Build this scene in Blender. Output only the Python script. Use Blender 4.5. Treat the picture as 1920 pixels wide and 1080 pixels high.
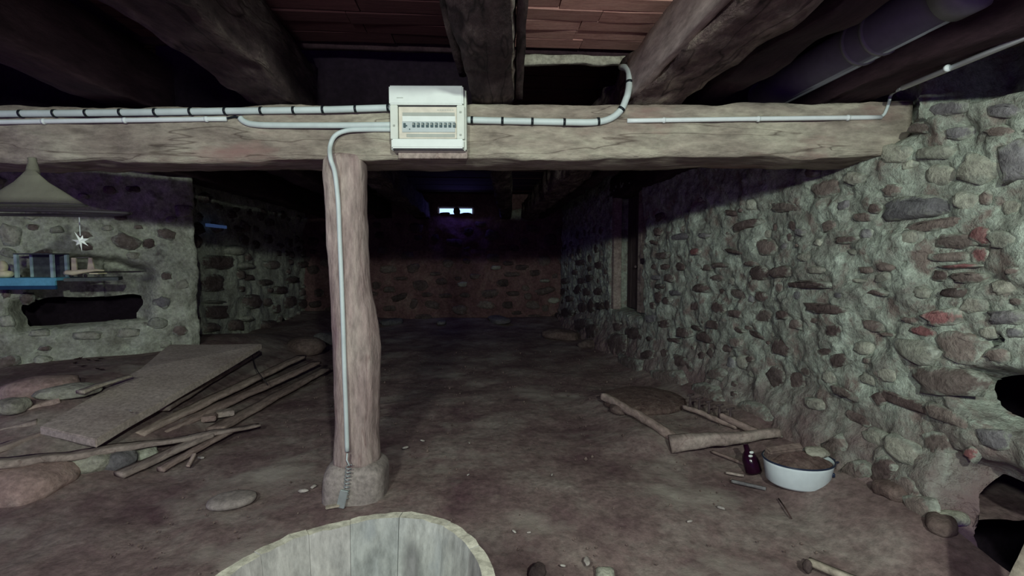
import bpy, bmesh, math, random
import numpy as np
from mathutils import Vector, Matrix, noise as mnoise

# ------------------------------------------------------------------ camera, world, lights, exposure
for o in list(bpy.data.objects):
    bpy.data.objects.remove(o)
S = bpy.context.scene
COL = S.collection
F = 900.0                        # focal length in pixels of the 1920x1080 frame
CAM = Vector((0.0, 0.0, 0.95))
YAW = math.atan(60 / F)          # turned a little to the right of the cellar's axis
PITCH = math.atan(55 / F)        # and a little down
cd = bpy.data.cameras.new('camera')
cd.sensor_width = 36
cd.lens = 36 * F / 1920
cd.clip_start = 0.02
cam = bpy.data.objects.new('camera', cd)
COL.objects.link(cam)
cam.location = CAM
cam.rotation_euler = (math.pi / 2 - PITCH, 0, -YAW)
S.camera = cam
CR = cam.rotation_euler.to_matrix()

w = bpy.data.worlds.new('world')
S.world = w
w.use_nodes = True
w.node_tree.nodes['Background'].inputs[0].default_value = (0.15, 0.01, 0.46, 1)  # violet fill without a source, added to tint the shadows
w.node_tree.nodes['Background'].inputs[1].default_value = 0.6


def lamp(name, loc, power, col, r):
    l = bpy.data.lights.new(name, 'POINT')
    l.energy = power
    l.color = col
    l.shadow_soft_size = r
    o = bpy.data.objects.new(name, l)
    o.location = loc
    COL.objects.link(o)
    return o


lamp('bulb_right_bay', (0.30, -0.70, 1.52), 138, (0.90, 1.0, 0.90), 0.03)
lamp('bulb_left_bay', (-0.60, -0.60, 1.52), 98, (0.90, 1.0, 0.90), 0.09)

al = bpy.data.lights.new('vent_daylight', 'AREA')          # daylight falling in through the slot in the far wall
al.shape = 'RECTANGLE'
al.size, al.size_y = 0.48, 0.08
al.energy = 0.9
al.color = (0.20, 0.14, 1.0)
alo = bpy.data.objects.new('vent_daylight', al)
COL.objects.link(alo)
alo.location = (-0.30, 7.36, 1.69)
alo.rotation_euler = (math.radians(-50), 0, 0)

S.view_settings.view_transform = 'Standard'
S.view_settings.look = 'None'
S.view_settings.gamma = 1
S.view_settings.exposure = 0.0
S.view_settings.use_curve_mapping = False

rnd = random.Random(7)
R = math.radians


# ------------------------------------------------------------------ pixel -> world helpers
def ray(px, py):
    return (CR @ Vector(((px - 960) / F, -(py - 540) / F, -1.0)))


def at_y(px, py, Y):
    d = ray(px, py)
    return CAM + d * (Y / d.y)


def at_x(px, py, X):
    d = ray(px, py)
    return CAM + d * (X / d.x)


def at_z(px, py, z):
    d = ray(px, py)
    return CAM + d * ((z - CAM.z) / d.z)


# ------------------------------------------------------------------ numpy noise
def _hash(i, j, k, s):
    n = (i * 374761393 + j * 668265263 + k * 2147483647 + s * 1274126177) & 0xFFFFFFFF
    n = ((n ^ (n >> 13)) * 1274126177) & 0xFFFFFFFF
    n = n ^ (n >> 16)
    return (n & 0xFFFF) / 32767.5 - 1.0


def vnoise(x, y, z, s=0):
    xi, yi, zi = np.floor(x).astype(np.int64), np.floor(y).astype(np.int64), np.floor(z).astype(np.int64)
    fx, fy, fz = x - xi, y - yi, z - zi
    u, v, t = [f * f * (3 - 2 * f) for f in (fx, fy, fz)]
    r = 0
    for a in (0, 1):
        for b in (0, 1):
            for c in (0, 1):
                wgt = (u if a else 1 - u) * (v if b else 1 - v) * (t if c else 1 - t)
                r = r + wgt * _hash(xi + a, yi + b, zi + c, s)
    return r


def fbm(x, y, z, oct=4, s=0, gain=0.5):
    r, a = 0, 1.0
    for o in range(oct):
        r = r + a * vnoise(x * 2 ** o + 7.1 * o, y * 2 ** o + 3.3 * o, z * 2 ** o, s + o)
        a *= gain
    return r


def sstep(a, b, x):
    t = np.clip((x - a) / (b - a), 0, 1)
    return t * t * (3 - 2 * t)


# ------------------------------------------------------------------ materials
def new_mat(name, rough=0.9):
    m = bpy.data.materials.new(name)
    m.use_nodes = True
    nt = m.node_tree
    b = nt.nodes['Principled BSDF']
    b.inputs['Roughness'].default_value = rough
    b.inputs['Specular IOR Level'].default_value = 0.25
    return m, nt, b


def ramp(nt, fac, stops):
    r = nt.nodes.new('ShaderNodeValToRGB')
    el = r.color_ramp.elements
    while len(el) < len(stops):
        el.new(0.5)
    for e, (p, c) in zip(el, stops):
        e.position = p
        e.color = (*c, 1)
    nt.links.new(fac, r.inputs[0])
    return r.outputs[0]


def tex(nt, vec, scale, detail=6, rough=0.6, dist=0.0):
    n = nt.nodes.new('ShaderNodeTexNoise')
    n.inputs['Scale'].default_value = scale
    n.inputs['Detail'].default_value = detail
    n.inputs['Roughness'].default_value = rough
    n.inputs['Distortion'].default_value = dist
    nt.links.new(vec, n.inputs['Vector'])
    return n.outputs['Fac']


def mixc(nt, fac, a, b, mode='MIX'):
    n = nt.nodes.new('ShaderNodeMix')
    n.data_type = 'RGBA'
    n.blend_type = mode
    for sock, v in ((n.inputs[0], fac), (n.inputs[6], a), (n.inputs[7], b)):
        if isinstance(v, (int, float)):
            sock.default_value = v
        elif isinstance(v, tuple):
            sock.default_value = (*v, 1)
        else:
            nt.links.new(v, sock)
    return n.outputs[2]


def vec_of(nt, stretch=(1, 1, 1), coord='Object'):
    tc = nt.nodes.new('ShaderNodeTexCoord')
    mp = nt.nodes.new('ShaderNodeMapping')
    mp.inputs['Scale'].default_value = stretch
    nt.links.new(tc.outputs[coord], mp.inputs['Vector'])
    return mp.outputs[0]


def bump(nt, b, h, strength, dist):
    n = nt.nodes.new('ShaderNodeBump')
    n.inputs['Strength'].default_value = strength
    n.inputs['Distance'].default_value = dist
    nt.links.new(h, n.inputs['Height'])
    nt.links.new(n.outputs[0], b.inputs['Normal'])


def rough_mat(name, c0, c1, c2, scale=6, fine=60, stretch=(1, 1, 1), bs=0.6, bd=0.01, per_obj=0.0, rough=0.92, coord='Object', spots=None, cracks=None, foot=None):
    m, nt, b = new_mat(name, rough)
    v = vec_of(nt, stretch, coord)
    a = tex(nt, v, scale, 8, 0.65, 0.3)
    col = ramp(nt, a, [(0.30, c0), (0.5, c1), (0.72, c2)])
    f = tex(nt, v, fine, 6, 0.7)
    g = ramp(nt, f, [(0.3, (0.55, 0.55, 0.55)), (0.7, (1.25, 1.25, 1.25))])
    col = mixc(nt, 1.0, col, g, 'MULTIPLY')
    if spots:
        sc, lo, hi, sc_col = spots
        s = tex(nt, v, sc, 5, 0.6)
        sf = ramp(nt, s, [(lo, (0, 0, 0)), (hi, (1, 1, 1))])
        col = mixc(nt, sf, col, sc_col)
    if foot:                     # a browner tone is mixed in towards the bottom
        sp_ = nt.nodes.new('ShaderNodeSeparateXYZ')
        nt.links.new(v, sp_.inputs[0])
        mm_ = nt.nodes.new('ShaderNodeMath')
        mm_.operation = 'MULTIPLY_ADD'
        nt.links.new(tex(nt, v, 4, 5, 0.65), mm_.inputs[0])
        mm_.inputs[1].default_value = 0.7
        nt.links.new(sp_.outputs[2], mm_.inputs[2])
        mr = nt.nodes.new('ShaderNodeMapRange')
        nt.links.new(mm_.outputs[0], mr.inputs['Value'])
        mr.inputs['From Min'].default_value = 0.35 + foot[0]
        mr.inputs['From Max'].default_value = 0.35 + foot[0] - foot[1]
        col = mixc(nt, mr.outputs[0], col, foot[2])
    if per_obj:
        oi = nt.nodes.new('ShaderNodeObjectInfo')
        k = 1 - per_obj
        q = ramp(nt, oi.outputs['Random'], [(0, (k, k, k)), (0.5, (1, 0.94, 0.94)), (1, (1 + per_obj, 1 + per_obj, 1 + per_obj * .9))])
        col = mixc(nt, 1.0, col, q, 'MULTIPLY')
    if cracks:
        csc, cst, cw, cdk = cracks
        cv = vec_of(nt, cst, coord)
        cn = tex(nt, cv, csc, 3, 0.5, 0.15)
        cf = ramp(nt, cn, [(0.5 - cw, (1, 1, 1)), (0.5, (cdk, cdk * .92, cdk * .92)), (0.5 + cw, (1, 1, 1))])
        col = mixc(nt, 1.0, col, cf, 'MULTIPLY')
    nt.links.new(col, b.inputs['Base Color'])
    add = nt.nodes.new('ShaderNodeMath')
    add.operation = 'MULTIPLY_ADD'
    nt.links.new(f, add.inputs[0])
    add.inputs[1].default_value = 0.5
    nt.links.new(a, add.inputs[2])
    bump(nt, b, add.outputs[0], bs, bd)
    return m


def flat_mat(name, c, rough=0.5, metal=0.0, bs=0.0, vary=0.12, scale=30, emit=None, alpha=None):
    m, nt, b = new_mat(name, rough)
    v = vec_of(nt)
    n = tex(nt, v, scale, 5, 0.6)
    lo = tuple(x * (1 - vary) for x in c)
    hi = tuple(x * (1 + vary * .5) for x in c)
    col = ramp(nt, n, [(0.35, lo), (0.65, hi)])
    nt.links.new(col, b.inputs['Base Color'])
    b.inputs['Metallic'].default_value = metal
    if bs:
        bump(nt, b, n, bs, 0.004)
    if emit:
        b.inputs['Emission Color'].default_value = (*emit[0], 1)
        b.inputs['Emission Strength'].default_value = emit[1]
    return m


M = {}
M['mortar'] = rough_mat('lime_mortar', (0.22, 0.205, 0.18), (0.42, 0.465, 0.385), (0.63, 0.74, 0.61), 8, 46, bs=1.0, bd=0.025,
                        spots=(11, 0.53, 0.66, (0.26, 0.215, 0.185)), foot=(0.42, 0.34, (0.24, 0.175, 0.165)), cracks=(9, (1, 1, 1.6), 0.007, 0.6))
M['mortar_left'] = rough_mat('lime_mortar_left', (0.27, 0.27, 0.215), (0.52, 0.55, 0.44), (0.72, 0.80, 0.64), 6, 42, bs=1.0, bd=0.02,
                             spots=(6, 0.58, 0.70, (0.19, 0.175, 0.155)))
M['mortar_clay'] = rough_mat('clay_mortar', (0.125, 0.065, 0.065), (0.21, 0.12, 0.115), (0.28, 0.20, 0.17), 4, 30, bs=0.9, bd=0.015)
M['stone_dark'] = rough_mat('dark_stone', (0.055, 0.042, 0.04), (0.095, 0.072, 0.066), (0.16, 0.13, 0.115), 9, 40, bs=0.8, bd=0.02, per_obj=0.3)
M['stone_grey'] = rough_mat('grey_stone', (0.13, 0.125, 0.13), (0.20, 0.20, 0.20), (0.30, 0.31, 0.29), 8, 40, bs=0.8, bd=0.02, per_obj=0.2)
M['stone_light'] = rough_mat('limed_stone', (0.24, 0.235, 0.20), (0.38, 0.39, 0.31), (0.50, 0.54, 0.43), 8, 45, bs=0.8, bd=0.02, per_obj=0.15)
M['stone_red'] = rough_mat('red_stone', (0.16, 0.06, 0.055), (0.34, 0.10, 0.10), (0.42, 0.19, 0.17), 7, 40, bs=0.8, bd=0.02, per_obj=0.15)
M['stone_brown'] = rough_mat('brown_stone', (0.12, 0.085, 0.075), (0.19, 0.145, 0.125), (0.26, 0.215, 0.18), 8, 40, bs=0.8, bd=0.02, per_obj=0.2)
M['boulder'] = rough_mat('orange_boulder', (0.27, 0.185, 0.16), (0.38, 0.27, 0.235), (0.46, 0.36, 0.31), 6, 40, bs=0.6, bd=0.015)
M['earth'] = rough_mat('earth_floor', (0.135, 0.078, 0.085), (0.24, 0.175, 0.16), (0.37, 0.33, 0.285), 2.9, 34, bs=0.6, bd=0.014,
                       spots=(1.7, 0.54, 0.70, (0.40, 0.365, 0.31)))
M['beam'] = rough_mat('old_beam_wood', (0.19, 0.15, 0.125), (0.34, 0.30, 0.24), (0.50, 0.48, 0.37), 7, 40, (0.28, 1, 1), bs=0.9, bd=0.016, cracks=(10, (0.05, 1, 1), 0.010, 0.45),
                      spots=(4, 0.58, 0.68, (0.27, 0.175, 0.15)))
M['joist'] = rough_mat('old_joist_wood', (0.035, 0.022, 0.024), (0.085, 0.06, 0.058), (0.27, 0.23, 0.19), 8, 40, (1, 0.35, 1), bs=1.0, bd=0.025, cracks=(9, (1, 0.15, 1), 0.02, 0.3))
M['bark'] = rough_mat('bark_edge_wood', (0.07, 0.045, 0.045), (0.17, 0.12, 0.11), (0.44, 0.38, 0.30), 11, 40, (1, 0.45, 1), bs=1.0, bd=0.03, cracks=(9, (1, 0.2, 1), 0.02, 0.3))
M['joist_shaded'] = rough_mat('shaded_joist_wood', (0.025, 0.013, 0.018), (0.045, 0.024, 0.03), (0.075, 0.045, 0.05), 6, 40, (1, 0.3, 1), bs=0.8, bd=0.012)  # joist wood with shade and its violet tint put into the colour
M['board_grey'] = rough_mat('grey_board', (0.23, 0.18, 0.155), (0.36, 0.295, 0.255), (0.45, 0.39, 0.33), 6, 50, (1, 0.25, 1), bs=0.6, bd=0.008, cracks=(9, (1, 0.14, 1), 0.010, 0.7))
M['side_board'] = rough_mat('side_board_wood', (0.32, 0.26, 0.23), (0.46, 0.39, 0.345), (0.56, 0.50, 0.44), 6, 50, (1, 0.25, 1), bs=0.4, bd=0.006)
M['post'] = rough_mat('post_wood', (0.24, 0.165, 0.155), (0.38, 0.30, 0.27), (0.50, 0.43, 0.37), 9, 50, (1, 1, 0.22), bs=0.9, bd=0.014, cracks=(11, (1, 1, 0.10), 0.012, 0.75),
                      spots=(8, 0.60, 0.72, (0.24, 0.165, 0.18)))
M['post_base'] = rough_mat('base_stone', (0.25, 0.215, 0.195), (0.33, 0.29, 0.26), (0.39, 0.345, 0.31), 5, 50, bs=0.5, bd=0.008)
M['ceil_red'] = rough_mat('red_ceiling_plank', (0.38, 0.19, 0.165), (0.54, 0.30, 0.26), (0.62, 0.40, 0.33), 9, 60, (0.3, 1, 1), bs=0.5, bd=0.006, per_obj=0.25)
M['ceil_shaded'] = rough_mat('shaded_ceiling_plank', (0.04, 0.013, 0.018), (0.065, 0.022, 0.027), (0.09, 0.035, 0.04), 9, 60, (0.3, 1, 1), bs=0.5, bd=0.006, per_obj=0.25)  # plank colour darkened for the bays that the joists keep unlit
M['plaster'] = rough_mat('plaster', (0.25, 0.22, 0.17), (0.42, 0.40, 0.32), (0.58, 0.58, 0.46), 12, 60, bs=0.6, bd=0.008)
M['tub_in'] = rough_mat('whitewashed_stave', (0.22, 0.23, 0.225), (0.315, 0.32, 0.30), (0.38, 0.38, 0.345), 5, 45, (1, 1, 0.35), bs=0.35, bd=0.006, per_obj=0.08,
                        spots=(7, 0.60, 0.72, (0.21, 0.225, 0.235)))
M['tub_rim'] = rough_mat('worn_tub_rim', (0.30, 0.285, 0.23), (0.42, 0.405, 0.33), (0.50, 0.48, 0.395), 12, 60, bs=0.5, bd=0.006)
M['plank'] = rough_mat('old_plank', (0.23, 0.17, 0.15), (0.37, 0.29, 0.25), (0.48, 0.40, 0.34), 5, 50, (1, 0.35, 1), bs=0.7, bd=0.008, per_obj=0.22, cracks=(9, (1, 0.14, 1), 0.010, 0.7))
M['panel_wood'] = rough_mat('dusty_panel', (0.37, 0.305, 0.26), (0.48, 0.41, 0.35), (0.56, 0.49, 0.42), 3, 60, bs=0.3, bd=0.005)
M['pale_wood'] = rough_mat('pale_wood', (0.3, 0.26, 0.2), (0.42, 0.37, 0.29), (0.5, 0.46, 0.37), 6, 50, bs=0.4, bd=0.006)
M['white'] = flat_mat('white_plastic', (0.74, 0.80, 0.75), 0.4, vary=0.04)
M['white2'] = flat_mat('cream_plastic', (0.66, 0.70, 0.62), 0.45, vary=0.05)
M['strip'] = flat_mat('breaker_grey', (0.47, 0.53, 0.52), 0.5, vary=0.05)
M['strip_dk'] = flat_mat('label_strip', (0.38, 0.41, 0.36), 0.5, vary=0.08)
M['black'] = flat_mat('black_plastic', (0.012, 0.016, 0.02), 0.4)
M['toggle'] = flat_mat('toggle', (0.05, 0.09, 0.10), 0.4)
M['cream'] = flat_mat('cream_card', (0.68, 0.64, 0.53), 0.6)
M['conduit'] = flat_mat('pvc_conduit', (0.56, 0.64, 0.62), 0.45, vary=0.1, scale=12)
M['conduit_w'] = flat_mat('white_conduit', (0.72, 0.78, 0.77), 0.4, vary=0.05)
M['grey_pipe'] = flat_mat('grey_pvc', (0.16, 0.165, 0.18), 0.5, vary=0.1)
M['pipe_ring'] = flat_mat('pipe_ring', (0.24, 0.25, 0.265), 0.45)
M['shade_black'] = rough_mat('painted_shade_black', (0.010, 0.005, 0.010), (0.016, 0.009, 0.016), (0.026, 0.017, 0.024), 6, 40, bs=0.6)  # near-black: the shade of gaps, niche and passage put into the colour
M['net'] = None
M['wire'] = flat_mat('dark_wire', (0.03, 0.026, 0.03), 0.6)
M['iron'] = flat_mat('rusty_iron', (0.10, 0.075, 0.075), 0.7, 0.3, 0.5, 0.4)
M['zinc'] = flat_mat('galvanised_metal', (0.45, 0.50, 0.49), 0.4, 0.5)
M['enamel'] = flat_mat('white_enamel', (0.72, 0.82, 0.82), 0.25, vary=0.08, scale=15)
M['enamel_rim'] = flat_mat('dark_enamel_rim', (0.02, 0.03, 0.06), 0.3)
M['blue'] = flat_mat('blue_paint', (0.15, 0.47, 0.62), 0.6, vary=0.15)
M['blue_dk'] = flat_mat('dark_blue_paint', (0.02, 0.07, 0.14), 0.6)
M['pale_blue'] = flat_mat('pale_blue_paint', (0.45, 0.62, 0.60), 0.6)
M['yellow'] = flat_mat('cream_paint', (0.88, 0.84, 0.52), 0.6)
M['slate'] = flat_mat('grey_board_paint', (0.10, 0.115, 0.115), 0.8, vary=0.3)
M['dirt'] = rough_mat('dry_dirt', (0.10, 0.06, 0.055), (0.17, 0.115, 0.10), (0.25, 0.19, 0.16), 20, 70, bs=0.8, bd=0.02)
M['leaf'] = flat_mat('dry_leaf', (0.075, 0.045, 0.04), 0.9, vary=0.4)
M['chip'] = rough_mat('pale_chip', (0.3, 0.28, 0.25), (0.42, 0.4, 0.36), (0.52, 0.5, 0.45), 15, 70, bs=0.4, bd=0.004, per_obj=0.25)
M['daylight'] = flat_mat('daylight_gap', (0.6, 0.8, 1.0), 0.9, emit=((0.42, 0.62, 1.0), 1.6))
M['daylight_dim'] = flat_mat('dim_daylight_gap', (0.3, 0.4, 0.6), 0.9, emit=((0.10, 0.20, 0.5), 0.16))
M['shutter'] = rough_mat('shutter_wood', (0.06, 0.04, 0.045), (0.09, 0.065, 0.065), (0.13, 0.1, 0.1), 6, 40, (1, 1, 0.3), bs=0.6, bd=0.008)


def net_mat():
    """gauze, dense towards its tip and threadbare at the hem"""
    m, nt, b = new_mat('net_gauze', 0.9)
    b.inputs['Base Color'].default_value = (0.20, 0.20, 0.15, 1)
    v = vec_of(nt)
    n = tex(nt, v, 14, 4, 0.6)
    tc = nt.nodes.new('ShaderNodeTexCoord')
    sp_ = nt.nodes.new('ShaderNodeSeparateXYZ')
    nt.links.new(tc.outputs['Generated'], sp_.inputs[0])
    z = ramp(nt, sp_.outputs[2], [(0.0, (0.10, 0.10, 0.10)), (0.2, (0.25, 0.25, 0.25)), (0.35, (0.8, 0.8, 0.8)), (1.0, (0.95, 0.95, 0.95))])
    r = ramp(nt, n, [(0.3, (0.7, 0.7, 0.7)), (0.7, (1, 1, 1))])
    nt.links.new(mixc(nt, 1.0, z, r, 'MULTIPLY'), b.inputs['Alpha'])
    return m


M['net'] = net_mat()


# ------------------------------------------------------------------ object helpers
def obj(name, verts, faces, mat, parent=None, smooth=True, mats=None, fmat=None):
    me = bpy.data.meshes.new(name)
    me.from_pydata([tuple(v) for v in verts], [], faces)
    for mm in (mats or [mat]):
        me.materials.append(mm)
    if fmat is not None:
        me.polygons.foreach_set('material_index', fmat)
    if smooth:
        me.polygons.foreach_set('use_smooth', [True] * len(me.polygons))
    me.update()
    o = bpy.data.objects.new(name, me)
    COL.objects.link(o)
    if parent is not None:
        o.parent = parent
        o.matrix_parent_inverse = parent.matrix_basis.inverted()   # parts are modelled in world coordinates
    return o


def inst(name, src, parent=None, matrix=None):
    o = src.copy()
    o.name = name
    COL.objects.link(o)
    if parent is not None:
        o.parent = parent
        o.matrix_parent_inverse = parent.matrix_basis.inverted()
    if matrix is not None:
        o.matrix_basis = matrix
    return o


def tag(o, label=None, cat=None, group=None, kind=None):
    for k, v in (('label', label), ('category', cat), ('group', group), ('kind', kind)):
        if v:
            o[k] = v
    return o


def thing(name, loc, label, cat, group=None):
    o = bpy.data.objects.new(name, None)
    o.empty_display_size = 0.05
    o.location = loc
    COL.objects.link(o)
    return tag(o, label, cat, group)


def struct(o):
    o['kind'] = 'structure'
    return o


class MB:
    """collects shapes, builds them as one mesh"""

    def __init__(self):
        self.v, self.f, self.m = [], [], []

    def add(self, v, f, mi=0):
        n = len(self.v)
        self.v += [tuple(p) for p in v]
        self.f += [tuple(i + n for i in q) for q in f]
        self.m += [mi] * len(f)
        return self

    def box(self, c, s, rot=None, mi=0, bev=0.0):
        bm = bmesh.new()
        bmesh.ops.create_cube(bm, size=1)
        for v in bm.verts:
            v.co = Vector((v.co.x * s[0], v.co.y * s[1], v.co.z * s[2]))
        if bev:
            bmesh.ops.bevel(bm, geom=list(bm.edges), offset=bev, segments=2, affect='EDGES')
        if rot is not None:
            bmesh.ops.transform(bm, matrix=rot.to_4x4(), verts=bm.verts)
        bm.verts.index_update()
        vs = [v.co + Vector(c) for v in bm.verts]
        fs = [[v.index for v in f.verts] for f in bm.faces]
        bm.free()
        return self.add(vs, fs, mi)

    def tube(self, pts, r, n=10, mi=0, cap=True):
        v, f = tube_geo(pts, r, n, cap)
        return self.add(v, f, mi)

    def build(self, name, mats, parent=None, smooth=False):
        mats = mats if isinstance(mats, list) else [mats]
        return obj(name, self.v, self.f, None, parent, smooth, mats, self.m)


def tube_geo(pts, r, n=10, cap=True):
    pts = [Vector(p) for p in pts]
    rs = r if isinstance(r, (list, tuple)) else [r] * len(pts)
    vs, fs = [], []
    prev = None
    for i, p in enumerate(pts):
        t = (pts[min(i + 1, len(pts) - 1)] - pts[max(i - 1, 0)]).normalized()
        if prev is None:
            a = Vector((0, 0, 1)) if abs(t.z) < 0.9 else Vector((0, 1, 0))
            u = t.cross(a).normalized()
        else:
            u = (prev - t * prev.dot(t)).normalized()
        prev = u
        q = t.cross(u)
        for k in range(n):
            a = 2 * math.pi * k / n
            vs.append(p + (u * math.cos(a) + q * math.sin(a)) * rs[i])
    for i in range(len(pts) - 1):
        for k in range(n):
            fs.append((i * n + k, i * n + (k + 1) % n, (i + 1) * n + (k + 1) % n, (i + 1) * n + k))
    if cap:
        fs.append(tuple(range(n))[::-1])
        fs.append(tuple((len(pts) - 1) * n + k for k in range(n)))
    return vs, fs


def smooth_path(pts, k=6):
    """Catmull-Rom through the points"""
    P = [Vector(p) for p in pts]
    P = [P[0] * 2 - P[1]] + P + [P[-1] * 2 - P[-2]]
    out = []
    for i in range(1, len(P) - 2):
        for j in range(k):
            t = j / k
            a, b, c, d = P[i - 1], P[i], P[i + 1], P[i + 2]
            out.append(0.5 * ((2 * b) + (c - a) * t + (2 * a - 5 * b + 4 * c - d) * t * t + (3 * b - a - 3 * c + d) * t ** 3))
    out.append(P[-2])
    return out


def rough_bar(p0, p1, w, h, nseg=30, nc=5, rough=0.008, rnd_=0.25, seed=0, up=(0, 0, 1), taper=1.0, bend=None, freq=9.0, w1=None):
    """a rough-hewn timber: rounded rectangular section w x h swept from p0 to p1 and roughened"""
    p0, p1 = Vector(p0), Vector(p1)
    t = (p1 - p0).normalized()
    side = t.cross(Vector(up)).normalized()
    upv = side.cross(t).normalized()
    sec = []
    for (ax, ay, bx, by) in ((-1, -1, 1, -1), (1, -1, 1, 1), (1, 1, -1, 1), (-1, 1, -1, -1)):
        for k in range(nc):
            s = k / nc
            sec.append((ax + (bx - ax) * s, ay + (by - ay) * s))
    out = []
    for (x, y) in sec:
        # blend square to circle
        L = math.hypot(x, y)
        m = max(abs(x), abs(y))
        cx, cy = x / L * m, y / L * m
        out.append((x * (1 - rnd_) + cx * rnd_, y * (1 - rnd_) + cy * rnd_))
    n = len(out)
    V = np.zeros(((nseg + 1) * n, 3))
    for i in range(nseg + 1):
        s = i / nseg
        c = p0.lerp(p1, s)
        if bend:
            c = c + Vector(bend) * (4 * s * (1 - s))
        k = 1 + (taper - 1) * s
        for j, (x, y) in enumerate(out):
            V[i * n + j] = c + side * (x * w / 2 * k) + upv * (y * h / 2 * k)
    nx = fbm(V[:, 0] * freq, V[:, 1] * freq, V[:, 2] * freq, 4, seed)
    ny = fbm(V[:, 0] * freq + 31, V[:, 1] * freq, V[:, 2] * freq, 4, seed + 11)
    V += np.outer(nx, np.array(side)) * rough + np.outer(ny, np.array(upv)) * rough
    fs = []
    for i in range(nseg):
        for j in range(n):
            fs.append((i * n + j, i * n + (j + 1) % n, (i + 1) * n + (j + 1) % n, (i + 1) * n + j))
    fs.append(tuple(range(n))[::-1])
    fs.append(tuple(nseg * n + k for k in range(n)))
    return V, fs


def rock_geo(sx, sy, sz, seed, sub=3, amp=0.22, flat=0.0, freq=1.6):
    bm = bmesh.new()
    bmesh.ops.create_icosphere(bm, subdivisions=sub, radius=1)
    V = np.array([v.co[:] for v in bm.verts])
    n = fbm(V[:, 0] * freq + seed * 3.7, V[:, 1] * freq, V[:, 2] * freq, 4, seed)
    V = V * (1 + amp * n)[:, None]
    # squared-off shape
    V = np.sign(V) * np.abs(V) ** 0.85
    V *= np.array([sx, sy, sz])
    if flat:
        V[:, 2] = np.where(V[:, 2] < -flat * sz, -flat * sz, V[:, 2])
    fs = [[v.index for v in f.verts] for f in bm.faces]
    bm.free()
    return V, fs


def rock(name, loc, s, seed, mat, parent=None, rotz=0.0, tilt=0.0, amp=0.22, flat=0.0, sub=3):
    V, fs = rock_geo(*s, seed, sub, amp, flat)
    Rm = np.array(Matrix.Rotation(rotz, 3, 'Z') @ Matrix.Rotation(tilt, 3, 'X'))
    V = V @ Rm.T + np.array(loc)
    return obj(name, V, fs, mat, parent)


# ------------------------------------------------------------------ the floor
def bank(X, Y):
    """the floor's height: earth banked up along the left and right walls"""
    X, Y = np.asarray(X, float), np.asarray(Y, float)
    left = 0.30 * sstep(-1.35, -2.25, X) * sstep(1.6, 2.6, Y) * (1 - 0.6 * sstep(4.2, 5.6, Y))
    right = 0.10 * sstep(1.12, 1.5, X) * sstep(0.9, 1.5, Y)
    step = 0.05 * sstep(0.62, 0.86, X) * sstep(2.15, 2.4, Y) * sstep(3.5, 3.1, Y)
    far = 0.05 * sstep(6.6, 7.4, Y)
    return left + right + step + far


def floor_z(x, y):
    return float(bank(np.array([x]), np.array([y]))[0])


def on_floor(px, py, dz=0.0):
    z = 0.0
    for _ in range(12):
        p = at_z(px, py, z + dz)
        z = 0.5 * z + 0.5 * floor_z(p.x, p.y)
    return at_z(px, py, z + dz)


xs = np.arange(-3.7, 2.3, 0.022)
ys = np.concatenate([np.arange(-0.6, 4.0, 0.022), np.arange(4.0, 7.8, 0.045)])
GX, GY = np.meshgrid(xs, ys)
Z = bank(GX, GY) + 0.010 * fbm(GX * 2.2, GY * 2.2, GX * 0, 4, 3) + 0.0035 * fbm(GX * 17, GY * 17, GX * 0, 3, 5) \
    - 0.012
nx_, ny_ = len(xs), len(ys)
V = np.stack([GX.ravel(), GY.ravel(), Z.ravel()], 1)
idx = np.arange(nx_ * ny_).reshape(ny_, nx_)
fs = np.stack([idx[:-1, :-1], idx[:-1, 1:], idx[1:, 1:], idx[1:, :-1]], -1).reshape(-1, 4).tolist()
fs = [f for f in fs if not (V[f[0]][0] > 1.50 and V[f[0]][1] < 1.41)]
floor = struct(obj('floor', V, fs, M['earth']))


# ------------------------------------------------------------------ stone walls
def stone_proto(seed, n=11):
    r = random.Random(seed)
    vs, fs = [], []
    rad = [1.0 + r.uniform(-0.24, 0.16) for _ in range(n)]
    off = r.uniform(0, 1)
    for (k, z, jit) in ((1.06, -0.9, 0), (0.97, 0.45, 0.05), (0.62, 1.0, 0.10)):
        for i in range(n):
            a = 2 * math.pi * (i + off) / n
            rr = rad[i] * k
            c, s = math.cos(a), math.sin(a)
            # squarish outline
            c = math.copysign(abs(c) ** 0.72, c)
            s = math.copysign(abs(s) ** 0.72, s)
            vs.append((c * rr + r.uniform(-jit, jit), s * rr + r.uniform(-jit, jit), z + r.uniform(-1, 1) * (0.3 if z > 0 else 0)))
    for q in range(2):
        for i in range(n):
            fs.append((q * n + i, q * n + (i + 1) % n, (q + 1) * n + (i + 1) % n, (q + 1) * n + i))
    fs.append(tuple(2 * n + i for i in range(n)))
    me = bpy.data.meshes.new('stone')
    me.from_pydata(vs, [], fs)
    me.polygons.foreach_set('use_smooth', [True] * len(me.polygons))
    me.update()
    return me


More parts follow.
